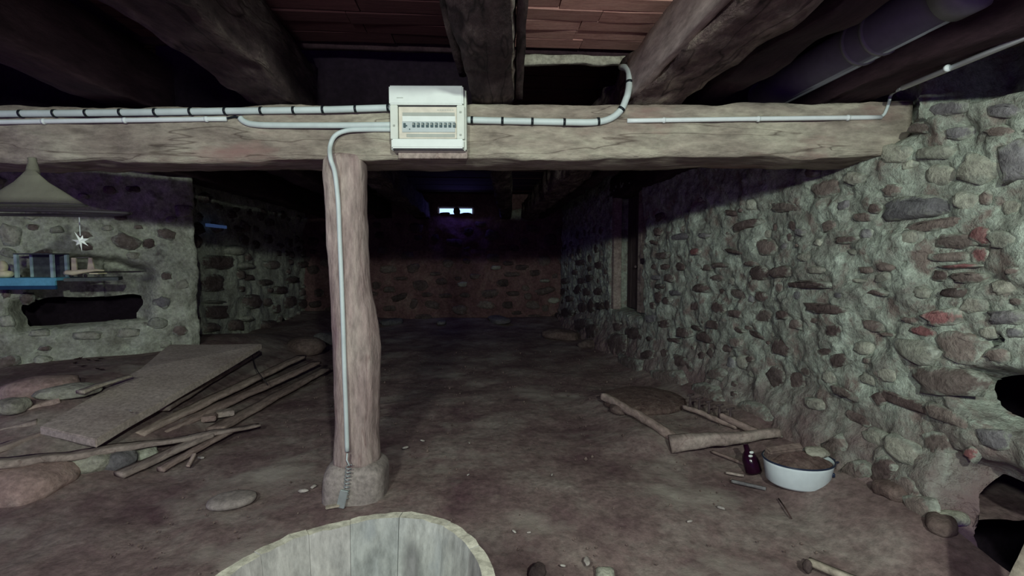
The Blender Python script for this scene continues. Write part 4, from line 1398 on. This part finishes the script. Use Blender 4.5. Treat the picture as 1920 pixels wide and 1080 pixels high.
# stones
p = on_floor(20, 940)
rock('boulder', (p.x - 0.10, p.y + 0.11, 0.055), (0.21, 0.15, 0.085), 3, M['boulder'], sub=4, amp=0.10)
tag(bpy.data.objects['boulder'], 'large smooth reddish-brown boulder at the left edge under the long plank', 'stone')
p = on_floor(150, 885)
tag(rock('stone', p + Vector((0.0, 0.05, 0.02)), (0.085, 0.06, 0.045), 7, M['stone_light'], amp=0.2, rotz=0.2), 'pale rubble stone under the long plank beside the boulder', 'stone')
p = on_floor(205, 878)
tag(rock('stone', p + Vector((0.0, 0.05, 0.015)), (0.07, 0.06, 0.045), 8, M['stone_grey'], amp=0.2), 'grey rubble stone under the long plank, next to the pale one', 'stone')
p = on_floor(265, 862)
tag(rock('stone', p + Vector((-0.02, 0.04, 0.01)), (0.06, 0.045, 0.03), 9, M['stone_light'], amp=0.2), 'small pale stone at the root of the short planks', 'stone')
p = on_floor(75, 728)
tag(rock('stone', p + Vector((0, 0, 0.0)), (0.16, 0.11, 0.06), 10, M['boulder'], amp=0.15, rotz=0.3), 'flat reddish stone on the bank beside the left wall', 'stone')
p = on_floor(130, 738)
tag(rock('stone', p + Vector((0.02, -0.02, 0.02)), (0.13, 0.07, 0.035), 11, M['stone_light'], amp=0.15, rotz=0.5), 'flat pale stone slab between the reddish stone and the wide panel', 'stone')
p = on_floor(20, 770)
tag(rock('stone', p + Vector((0, 0, 0.02)), (0.07, 0.06, 0.04), 12, M['stone_light'], amp=0.15), 'small whitish stone at the left edge above the boards', 'stone')
p = on_floor(430, 944)
tag(rock('stone', p + Vector((0, 0.015, 0.006)), (0.088, 0.062, 0.022), 13, M['post_base'], amp=0.06, rotz=0.35), 'flat oval grey stone on the open floor left of the post', 'stone')
# leaves on the bank
lr = random.Random(4)
for k in range(9):
    p = on_floor(165 + lr.uniform(-28, 28), 682 + lr.uniform(-12, 14), 0.008)
    a, l = lr.uniform(0, 6), lr.uniform(0.018, 0.032)
    V_ = [(-l, 0, 0), (-l * .4, l * .4, 0.004), (l * .4, l * .36, 0.004), (l, 0, 0.009), (l * .4, -l * .36, 0.001), (-l * .4, -l * .4, 0.002), (0, 0, -0.003)]
    Rm = Matrix.Rotation(a, 3, 'Z')
    tag(obj('dry_leaf', [Rm @ Vector(v) + p for v in V_], [(0, 1, 6), (1, 2, 6), (2, 3, 6), (3, 4, 6), (4, 5, 6), (5, 0, 6)], M['leaf']),
        'dark dry leaf in the little cluster on the bank above the wide panel', 'leaf', 'dry leaves on the left bank')

# ------------------------------------------------------------------ shelf in the left hollow, with what stands on it
SY = 2.98
sz = at_y(60, 521, SY).z
a_, b_ = at_z(-40, 518, sz), at_z(104, 517, sz)
shelf_n = Vector((0.0, -1, 0))
sh_l, sh_r = at_y(-60, 530, SY - 0.05), at_y(103, 526, SY - 0.02)
m_ = (sh_l + sh_r) / 2
dirx = (sh_r - sh_l).normalized()
an = math.atan2(dirx.y, dirx.x)
sh = thing('blue_shelf', (m_.x, m_.y, sz), 'short bright blue painted shelf board on the left wall', 'shelf')
MB().box((m_.x, m_.y + 0.10, sz - 0.008), ((sh_r - sh_l).length, 0.20, 0.016), Matrix.Rotation(an, 3, 'Z'), 0, 0.002).build('board', M['blue'], sh)
MB().box((m_.x, m_.y + 0.006, sz - 0.022), ((sh_r - sh_l).length, 0.016, 0.045), Matrix.Rotation(an, 3, 'Z'), 0, 0.002).build('front_lip', M['blue'], sh)
MB().box((m_.x, m_.y + 0.010, sz - 0.055), ((sh_r - sh_l).length, 0.014, 0.022), Matrix.Rotation(an, 3, 'Z'), 0, 0.002).build('lower_edge', M['blue_dk'], sh)
gl, gr = at_y(104, 524, SY + 0.0), at_y(208, 523, SY + 0.12)
m2 = (gl + gr) / 2
an2 = math.atan2((gr - gl).y, (gr - gl).x)
tag(MB().box((m2.x, m2.y + 0.08, sz - 0.012), ((gr - gl).length, 0.18, 0.02), Matrix.Rotation(an2, 3, 'Z'), 0, 0.002).build('grey_shelf', M['slate']), 'dark grey shelf board continuing right of the blue shelf', 'shelf')
# pale-blue framed box on the shelf
q = at_y(66, 515, SY + 0.05)
bxo = thing('framed_box', (q.x, q.y, sz), 'small pale-blue framed open box standing on the blue shelf', 'box')
bw, bh, bd = 0.20, 0.14, 0.10
for sx in (-1, 1):
    for sy in (0, 1):
        MB().box((q.x + sx * bw / 2 * (1 if sx > 0 else 1), q.y + sy * bd, sz + bh / 2), (0.018, 0.018, bh), None, 0, 0.002).build('upright', M['pale_blue'], bxo)
MB().box((q.x, q.y + bd, sz + bh / 2), (bw, 0.008, bh)).build('back_panel', M['slate'], bxo)
MB().box((q.x, q.y + bd / 2, sz + bh), (bw + 0.02, bd + 0.02, 0.008), None, 0, 0.001).build('top_panel', M['slate'], bxo)
q = at_y(8, 515, SY + 0.02)
fig = thing('cream_ornament', (q.x, q.y, sz), 'small cream ornament at the left edge of the blue shelf', 'ornament')
rock('base', (q.x, q.y, sz + 0.022), (0.045, 0.03, 0.022), 14, M['yellow'], fig, amp=0.1)
rock('body', (q.x - 0.004, q.y, sz + 0.062), (0.02, 0.018, 0.038), 15, M['yellow'], fig, amp=0.12)
# toy aeroplane
q = at_y(158, 513, SY + 0.04)
pln = thing('toy_airplane', (q.x, q.y, sz), 'small cream toy airplane parked on the dark grey shelf', 'toy')
sc = 3.0 / 900 * 1.03


def tp(x, y, dy=0.0):
    return Vector((q.x + (x - 158) * sc, q.y + dy, sz + (514 - y) * sc))


MB().tube([tp(126, 505), tp(130, 505), tp(140, 506), tp(158, 503), tp(178, 501), tp(191, 502)], [0.006, 0.015, 0.016, 0.012, 0.008, 0.004], 12).build('fuselage', M['yellow'], pln, True)
rock('nose', tp(128, 506), (0.012, 0.012, 0.012), 16, M['chip'], pln, amp=0.05)
MB().add([tp(164, 501, -.004), tp(176, 500, -.004), tp(172, 480, -.004), tp(167, 480, -.004), tp(164, 501, .004), tp(176, 500, .004), tp(172, 480, .004), tp(167, 480, .004)],
         [(0, 1, 2, 3), (7, 6, 5, 4), (0, 4, 5, 1), (1, 5, 6, 2), (2, 6, 7, 3), (3, 7, 4, 0)]).build('tail_fin', M['yellow'], pln)
MB().add([tp(138, 504, -.004), tp(147, 504, -.004), tp(146, 480, -.004), tp(139, 480, -.004), tp(138, 504, .004), tp(147, 504, .004), tp(146, 480, .004), tp(139, 480, .004)],
         [(0, 1, 2, 3), (7, 6, 5, 4), (0, 4, 5, 1), (1, 5, 6, 2), (2, 6, 7, 3), (3, 7, 4, 0)]).build('wing', M['yellow'], pln)
MB().box(tp(181, 507), (0.05, 0.07, 0.006), None, 0, 0.001).build('tailplane', M['yellow'], pln)
MB().tube([tp(146, 480), tp(168, 479)], 0.002, 6).build('wing_strut', M['chip'], pln)
for x in (136, 160):
    rock('wheel', tp(x, 511), (0.01, 0.006, 0.01), 17, M['wire'], pln, amp=0.02, sub=2)

# ------------------------------------------------------------------ conical hoop net hanging at the left
NY = 1.80
apx = at_y(61, 318, NY)
ringc = at_y(62, 399, NY)
rr_ = (at_y(238, 405, NY) - at_y(62, 405, NY)).length
net = thing('hoop_net', ringc, 'grey gauze cone with a hoop hanging from the left end of the beam', 'net')
profn = [(0.0, 0.04), (0.13, 0.10), (0.29, 0.18), (0.47, 0.31), (0.66, 0.44), (0.82, 0.555), (0.90, 0.72), (1.0, 1.0)]
V_, f_ = [], []
NN = 48
hgt = apx.z - ringc.z
for (t_, k) in profn:
    for i in range(NN):
        a = 2 * math.pi * i / NN
        rw = rr_ * k * (1 + 0.03 * math.cos(6 * a) * t_)
        V_.append((ringc.x + rw * math.cos(a), ringc.y + rw * 0.30 * math.sin(a), apx.z - hgt * t_))
for i in range(len(profn) - 1):
    for k in range(NN):
        f_.append((i * NN + k, (i + 1) * NN + k, (i + 1) * NN + (k + 1) % NN, i * NN + (k + 1) % NN))
obj('gauze', V_, f_, M['net'], net)
MB().tube([Vector(V_[(len(profn) - 1) * NN + k % NN]) for k in range(NN + 1)], 0.006, 6).build('hoop', M['wire'], net, True)
MB().tube([Vector(V_[(len(profn) - 3) * NN + k % NN]) for k in range(NN + 1)], 0.004, 6).build('hoop', M['wire'], net, True)
MB().tube(smooth_path([apx + Vector((0, 0, -0.02)), apx + Vector((0.002, 0, 0.02)), at_y(60, 296, NY)], 4), [0.022, 0.02, 0.018, 0.016, 0.014, 0.012, 0.012, 0.012, 0.012], 10).build('knot', M['net'], net, True)
q = at_y(151, 452, NY + 0.1)
star = thing('paper_star', q, 'little white star ornament hanging on a thread below the net', 'ornament')
pts2 = []
for k in range(14):
    a = math.pi * k / 7 + 0.3
    rr2 = (0.032 if k % 2 == 0 else 0.011) * (1 + 0.3 * math.sin(k * 2.1))
    pts2.append((q.x + rr2 * math.cos(a), q.y, q.z + rr2 * math.sin(a)))
V_ = [(q.x, q.y - 0.007, q.z), (q.x, q.y + 0.007, q.z)] + pts2
obj('star', V_, [(0, 2 + k, 2 + (k + 1) % 14) for k in range(14)] + [(1, 2 + (k + 1) % 14, 2 + k) for k in range(14)], M['white'], star, False)
MB().tube([q + Vector((0, 0, 0.02)), Vector((q.x, q.y, ringc.z + 0.004))], 0.0016, 5).build('thread', M['conduit'], star)

# ------------------------------------------------------------------ shuttered opening in the right wall
um = (dU0 + dU1) / 2
p, n, d = WR.base(um)
n3, d3 = Vector((n.x, n.y, 0)), Vector((d.x, d.y, 0))
FM = Matrix((d3, n3, Vector((0, 0, 1)))).transposed()


def dpos(px, depth, z):
    """point in the opening, depth behind the wall face, on the sight line of a picture column"""
    u = WR.hit(px, 520)[0]
    b, nn2, _ = WR.base(u)
    return Vector((b.x - nn2.x * depth, b.y - nn2.y * depth, z))


door = struct(thing('door_1', dpos(1172, 0.1, dZ0), None, None))
W_ = dU1 - dU0
ctr = Vector((p.x, p.y, 0)) - n3 * 0.16
for k in range(4):
    c = ctr + d3 * (0.02 + W_ * (-0.06 + 0.135 * k)) + Vector((0, 0, (dZ0 + 1.58) / 2))
    MB().box(c, (W_ * 0.128, 0.03, 1.55 - dZ0), FM, 0, 0.004).build('plank', M['shutter'], door)
c = ctr + d3 * (-W_ * 0.17) + n3 * 0.05 + Vector((0, 0, (dZ0 + 1.58) / 2))
MB().box(c, (0.085, 0.07, 1.56 - dZ0), FM, 0, 0.005).build('frame_post', M['board_grey'], door)
c = ctr + d3 * (W_ * 0.47) + n3 * 0.12 + Vector((0, 0, (dZ0 + 1.58) / 2))
MB().box(c, (0.07, 0.08, 1.6 - dZ0), FM, 0, 0.005).build('frame_post', M['board_grey'], door)
lz = dpos(1190, 0, 0)
c = ctr + d3 * (-W_ * 0.30) + n3 * 0.06 + Vector((0, 0, WR.hit(1192, 490)[1]))
MB().box(c, (0.18, 0.05, 0.055), FM, 0, 0.004).build('latch', M['iron'], door)
MB().tube([ctr + d3 * (W_ * 0.1) + n3 * 0.03 + Vector((0, 0, WR.hit(1170, 500)[1])), ctr + d3 * (W_ * 0.02) + n3 * 0.06 + Vector((0, 0, WR.hit(1170, 500)[1]))], 0.012, 8).build('handle', M['iron'], door)

# ------------------------------------------------------------------ things on the floor at the right
p = on_floor(1205, 752)
tag(rock('stone_slab', (p.x + 0.02, p.y + 0.02, p.z + 0.0), (0.27, 0.24, 0.045), 21, M['dirt'], amp=0.10, rotz=0.4, sub=4), 'broad flat brown stone slab on the floor along the right wall', 'stone')
A, B = on_floor(1130, 742, 0.05), on_floor(1275, 828, 0.04)
V_, f_ = rough_bar(A, B, 0.045, 0.045, 40, 3, 0.006, 0.6, seed=31, taper=0.9, bend=(0.0, 0, 0.01))
tag(obj('wooden_pole', V_, f_, M['plank']), 'slim wooden pole lying on the floor beside the stone slab', 'pole')
A, B = on_floor(1256, 832, 0.04), on_floor(1462, 812, 0.05)
V_, f_ = rough_bar(A, B, 0.082, 0.075, 50, 4, 0.006, 0.55, seed=32, taper=0.5)
tag(obj('wooden_log', V_, f_, M['board_grey']), 'thick rounded wooden log tapering to the right, before the rake', 'log')
# old rake: head bar, tines, handle
A, B = on_floor(1283, 762, 0.03), on_floor(1382, 800, 0.03)
rake = thing('rake', A, 'old rake head with upright iron tines leaning by the right wall', 'rake')
V_, f_ = rough_bar(A, B, 0.03, 0.025, 24, 2, 0.003, 0.3, seed=33)
obj('head', V_, f_, M['plank'], rake)
for k in range(5):
    c = A.lerp(B, 0.12 + 0.19 * k)
    MB().tube([c, c + Vector((0.004, 0.005, 0.04)), c + Vector((0.008, 0.012, 0.075))], [0.008, 0.007, 0.005], 8).build('tine', M['iron'], rake, True)
    MB().tube([c + Vector((-0.012, 0.012, 0.072)), c + Vector((0.028, 0.012, 0.078))], 0.005, 6).build('tine_tip', M['iron'], rake, True)
A2, B2 = on_floor(1352, 780, 0.045), on_floor(1432, 815, 0.06)
V_, f_ = rough_bar(A2, B2, 0.03, 0.03, 24, 2, 0.003, 0.5, seed=34)
obj('handle', V_, f_, M['plank'], rake)

# enamel basin full of earth
bc = on_floor(1508, 930)
bz0 = bc.z
BC = Vector((bc.x + 0.05, bc.y + 0.115, bz0))
basin = thing('enamel_basin', BC, 'white enamel basin filled with earth on the floor at right', 'basin')
NB = 48
prof_b = [(0.0, 0.0), (0.106, 0.0), (0.120, 0.012), (0.131, 0.085), (0.134, 0.098)]
V_, f_ = [], []
for (r_, z_) in prof_b:
    for k in range(NB):
        a = 2 * math.pi * k / NB
        V_.append((BC.x + r_ * 1.02 * math.cos(a), BC.y + r_ * 0.85 * math.sin(a), BC.z + z_))
for (r_, z_) in reversed(prof_b):
    for k in range(NB):
        a = 2 * math.pi * k / NB
        V_.append((BC.x + (max(0, r_ - 0.004)) * 1.02 * math.cos(a), BC.y + (max(0, r_ - 0.004)) * 0.85 * math.sin(a), BC.z + z_ + 0.003))
for i in range(2 * len(prof_b) - 1):
    for k in range(NB):
        f_.append((i * NB + k, i * NB + (k + 1) % NB, (i + 1) * NB + (k + 1) % NB, (i + 1) * NB + k))
obj('bowl', V_, f_, M['enamel'], basin)
MB().tube([(BC.x + 0.134 * 1.02 * math.cos(2 * math.pi * k / NB), BC.y + 0.134 * 0.85 * math.sin(2 * math.pi * k / NB), BC.z + 0.10) for k in range(NB + 1)], 0.0035, 8).build('rim', M['enamel_rim'], basin, True)
ha = -0.75
hp = Vector((BC.x + 0.13 * 1.02 * math.cos(ha), BC.y + 0.13 * 0.85 * math.sin(ha), BC.z + 0.06))
rock('chip_mark', hp, (0.006, 0.006, 0.009), 41, M['enamel_rim'], basin, sub=2)
MB().tube(smooth_path([(BC.x + 0.138, BC.y - 0.03, BC.z + 0.09), (BC.x + 0.165, BC.y - 0.01, BC.z + 0.085), (BC.x + 0.142, BC.y + 0.03, BC.z + 0.09)], 6), 0.005, 8).build('handle', M['enamel_rim'], basin, True)
Rn, Tn = 10, 40
V_, f_ = [(BC.x, BC.y, BC.z + 0.132)], []
for i in range(1, Rn + 1):
    for k in range(Tn):
        a = 2 * math.pi * k / Tn
        r_ = 0.128 * i / Rn
        x, y = BC.x + r_ * 1.02 * math.cos(a), BC.y + r_ * 0.85 * math.sin(a)
        V_.append((x, y, BC.z + 0.082 + 0.045 * (1 - (i / Rn) ** 2) + 0.012 * mnoise.noise(Vector((x * 30, y * 30, 1)))))
for k in range(Tn):
    f_.append((0, 1 + k, 1 + (k + 1) % Tn))
for i in range(Rn - 1):
    for k in range(Tn):
        f_.append((1 + i * Tn + k, 1 + (i + 1) * Tn + k, 1 + (i + 1) * Tn + (k + 1) % Tn, 1 + i * Tn + (k + 1) % Tn))
tag(obj('earth', V_, f_, M['dirt']), 'heaped brown earth filling the enamel basin', 'earth', kind='stuff')
# broken brick and slate standing in the earth
c = at_y(1468, 848, BC.y + 0.02)
bm_ = MB().box(c + Vector((0.0, 0.0, 0.0)), (0.15, 0.035, 0.06), Matrix.Rotation(-0.12, 3, 'Y') @ Matrix.Rotation(0.5, 3, 'X'), 0, 0.006)
V_ = np.array(bm_.v)
V_ += 0.004 * fbm(V_[:, 0] * 30, V_[:, 1] * 30, V_[:, 2] * 30, 2, 5)[:, None]
tag(obj('broken_brick', V_, bm_.f, M['stone_brown'], None, False), 'broken pinkish brick piece stuck in the earth of the basin', 'brick')
c = at_y(1530, 862, BC.y + 0.0)
tag(rock('stone', (c.x, c.y, BC.z + 0.125), (0.045, 0.03, 0.015), 43, M['stone_light'], amp=0.2, rotz=-0.3, tilt=0.3), 'pale flat stone chip lying on the earth in the basin', 'stone')
# dark bottle-like lump with its white highlight painted on
p = on_floor(1414, 888)
bt = thing('dark_bottle', p, 'small dark bottle with painted-on white highlight standing left of the basin', 'bottle')
tlt = Matrix.Rotation(-0.35, 3, 'X') @ Matrix.Rotation(-0.15, 3, 'Y')
pp = [tlt @ Vector((0, 0, z)) + p for z in (0.0, 0.01, 0.06, 0.085, 0.10, 0.125)]
MB().tube(pp, [0.028, 0.034, 0.033, 0.024, 0.012, 0.011], 18).build('glass_body', flat_mat('dark_glass', (0.02, 0.004, 0.014), 0.15), bt, True)
cq = tlt @ Vector((-0.004, -0.026, 0.085)) + p
for s in (-1, 1):
    rock('painted_highlight', cq + Vector((0.002 * s, -0.004, 0.008 * s)), (0.010, 0.005, 0.006), 44 + s, M['white'], bt, sub=2, amp=0.05)
A, B = on_floor(1372, 902, 0.006), on_floor(1436, 917, 0.006)
V_, f_ = rough_bar(A, B, 0.014, 0.012, 12, 2, 0.002, 0.4, seed=51)
tag(obj('stick', V_, f_, M['stone_grey']), 'thin grey stick on the floor left of the basin', 'stick')
A, B = on_floor(1361, 886, 0.006), on_floor(1395, 892, 0.006)
V_, f_ = rough_bar(A, B, 0.016, 0.01, 8, 2, 0.003, 0.4, seed=52)
tag(obj('stick', V_, f_, M['board_grey']), 'short pale splinter above the thin grey stick', 'stick')
MBt = MB().tube([on_floor(1460, 935, 0.004), on_floor(1472, 952, 0.012), on_floor(1484, 972, 0.004)], 0.003, 6)
tag(MBt.build('twig', M['leaf'], None, True), 'dark curved twig on the floor in front of the basin', 'twig')
A, B = on_floor(1335, 846, 0.01), on_floor(1400, 872, 0.01)
V_, f_ = rough_bar(A, B, 0.012, 0.012, 12, 2, 0.002, 0.4, seed=53)
tag(obj('stick', V_, f_, M['plank']), 'thin brown stick under the thick log', 'stick')
# pale board leaning in the dark recess at lower right, and a slat in the front
A, B = at_z(1945, 1125, 0.20), at_z(2025, 955, 0.42)
V_, f_ = rough_bar(A, B, 0.10, 0.02, 20, 3, 0.002, 0.05, seed=54, up=(-0.8, -0.5, 0.6))
tag(obj('leaning_board', V_, f_, M['pale_wood']), 'pale board leaning in the dark recess at the lower right corner', 'board')
A, B = on_floor(1516, 1052, 0.015), on_floor(1610, 1090, 0.02)
V_, f_ = rough_bar(A, B, 0.022, 0.018, 16, 2, 0.002, 0.1, seed=55)
tag(obj('lath', V_, f_, M['pale_wood']), 'pale wooden slat on the floor at the bottom edge', 'slat')
p = on_floor(1514, 1062, 0.012)
tag(rock('stone', p, (0.014, 0.012, 0.022), 56, M['stone_dark'], sub=2), 'small dark pebble against the end of the pale slat', 'stone')

# ------------------------------------------------------------------ loose stones far back and rubble at the wall's foot
for (px, py, s, sd, m, lab) in [
    (935, 602, (0.30, 0.13, 0.055), 61, 'stone_grey', 'long flat pale stone at the foot of the far wall'),
    (1050, 632, (0.24, 0.17, 0.07), 62, 'stone_brown', 'flat rock in the far right corner of the floor'),
    (1105, 648, (0.13, 0.09, 0.05), 63, 'stone_brown', 'smaller rock before the flat rock near the right wall'),
    (735, 606, (0.18, 0.10, 0.05), 64, 'stone_grey', 'grey rock at the foot of the far wall behind the post'),
    (828, 606, (0.10, 0.07, 0.035), 65, 'stone_grey', 'small grey rock at the middle of the far wall foot'),
    (575, 655, (0.22, 0.16, 0.09), 66, 'stone_brown', 'rounded rock left of the post at the end of the planks'),
    (610, 640, (0.14, 0.1, 0.07), 67, 'stone_grey', 'grey rock half hidden behind the post at left'),
    (1135, 1080, (0.03, 0.026, 0.016), 68, 'stone_light', 'small round pale stone at the bottom edge of the floor'),
    (1008, 1078, (0.026, 0.024, 0.024), 69, 'stone_dark', 'small dark lump in place of a shadow spot right of the wooden tub'),  # added lump, dark where only a blurry shadow lies
    (1670, 925, (0.06, 0.045, 0.03), 70, 'stone_brown', 'flat brown stone at the foot of the right wall beyond the basin'),
    (1788, 975, (0.05, 0.03, 0.02), 72, 'stone_light', 'white stone chip beside the dark recess'),
    (1765, 990, (0.05, 0.04, 0.03), 73, 'stone_brown', 'brown stone left of the white chip by the recess'),
    (1160, 770, (0.06, 0.05, 0.03), 74, 'stone_brown', 'small brown stone left of the slim pole'),
]:
    p = on_floor(px, py)
    tag(rock('stone', (p.x, p.y, p.z + s[2] * 0.35), s, sd, M[m], amp=0.18, rotz=sd * 0.7), lab, 'stone')

# chips of straw and wood on the floor
chips = [(568, 920, 0.022, 'pale wood chip left of the stone base, lower of two'), (588, 912, 0.018, 'pale wood chip left of the stone base, upper of two'), (792, 826, 0.013, 'white chip on the floor right of the post foot'),
         (760, 839, 0.018, 'pale sliver beside the foot of the post'), (964, 996, 0.010, 'white chip on the floor in front, right of the tub rim'), (992, 998, 0.008, 'tiny white chip beside the chip right of the tub'),
         (1100, 1052, 0.022, 'pale straw tuft on the floor at the bottom middle'), (1055, 1060, 0.009, 'tiny pale chip left of the straw tuft'), (878, 890, 0.009, 'white speck on the open floor behind the tub'),
         (1352, 952, 0.016, 'pale chip on the floor left of the twig'), (1293, 977, 0.013, 'pale chip on the floor between tub and basin'), (880, 830, 0.011, 'pale chip on the middle of the floor'),
         (377, 858, 0.018, 'whitish chip below the long plank'), (1035, 890, 0.01, 'white speck in the middle of the floor'), (245, 770, 0.011, 'white chip lying on the wide panel')]
for i, (px, py, s, lab) in enumerate(chips):
    p = on_floor(px, py, 0.006) if i != 14 else at_z(px, py, 0.235)
    tag(rock('wood_chip', p, (s, s * 0.45, s * 0.3), 200 + i, M['chip'], sub=2, amp=0.3, rotz=i * 1.3), lab, 'chip')
# grit nobody could count
mb = MB()
gr_ = random.Random(21)
for _ in range(900):
    y = gr_.uniform(0.95, 5.0)
    x = gr_.uniform(-1.3, 1.3)
    if (x + 0.215) ** 2 + (y - 0.74) ** 2 < 0.09:
        continue
    if math.hypot(x - bc_.x, y - PY) < 0.24 or math.hypot(x - BC.x, y - BC.y) < 0.24:
        continue
    s = gr_.uniform(0.002, 0.006) * (1 if gr_.random() < 0.9 else 1.8)
    z = floor_z(x, y) - 0.006
    q = [(s, 0, 0), (-s * 0.5, s * 0.8, 0), (-s * 0.5, -s * 0.8, 0), (0, 0, s), (0, 0, -s)]
    a = gr_.uniform(0, 6.28)
    q = [(x + v[0] * math.cos(a) - v[1] * math.sin(a), y + v[0] * math.sin(a) + v[1] * math.cos(a), z + s * 0.6 + v[2]) for v in q]
    mb.add(q, [(0, 1, 3), (1, 2, 3), (2, 0, 3), (1, 0, 4), (2, 1, 4), (0, 2, 4)])
tag(mb.build('grit', M['stone_brown']), 'fine loose grit strewn over the earth floor', 'grit', kind='stuff')
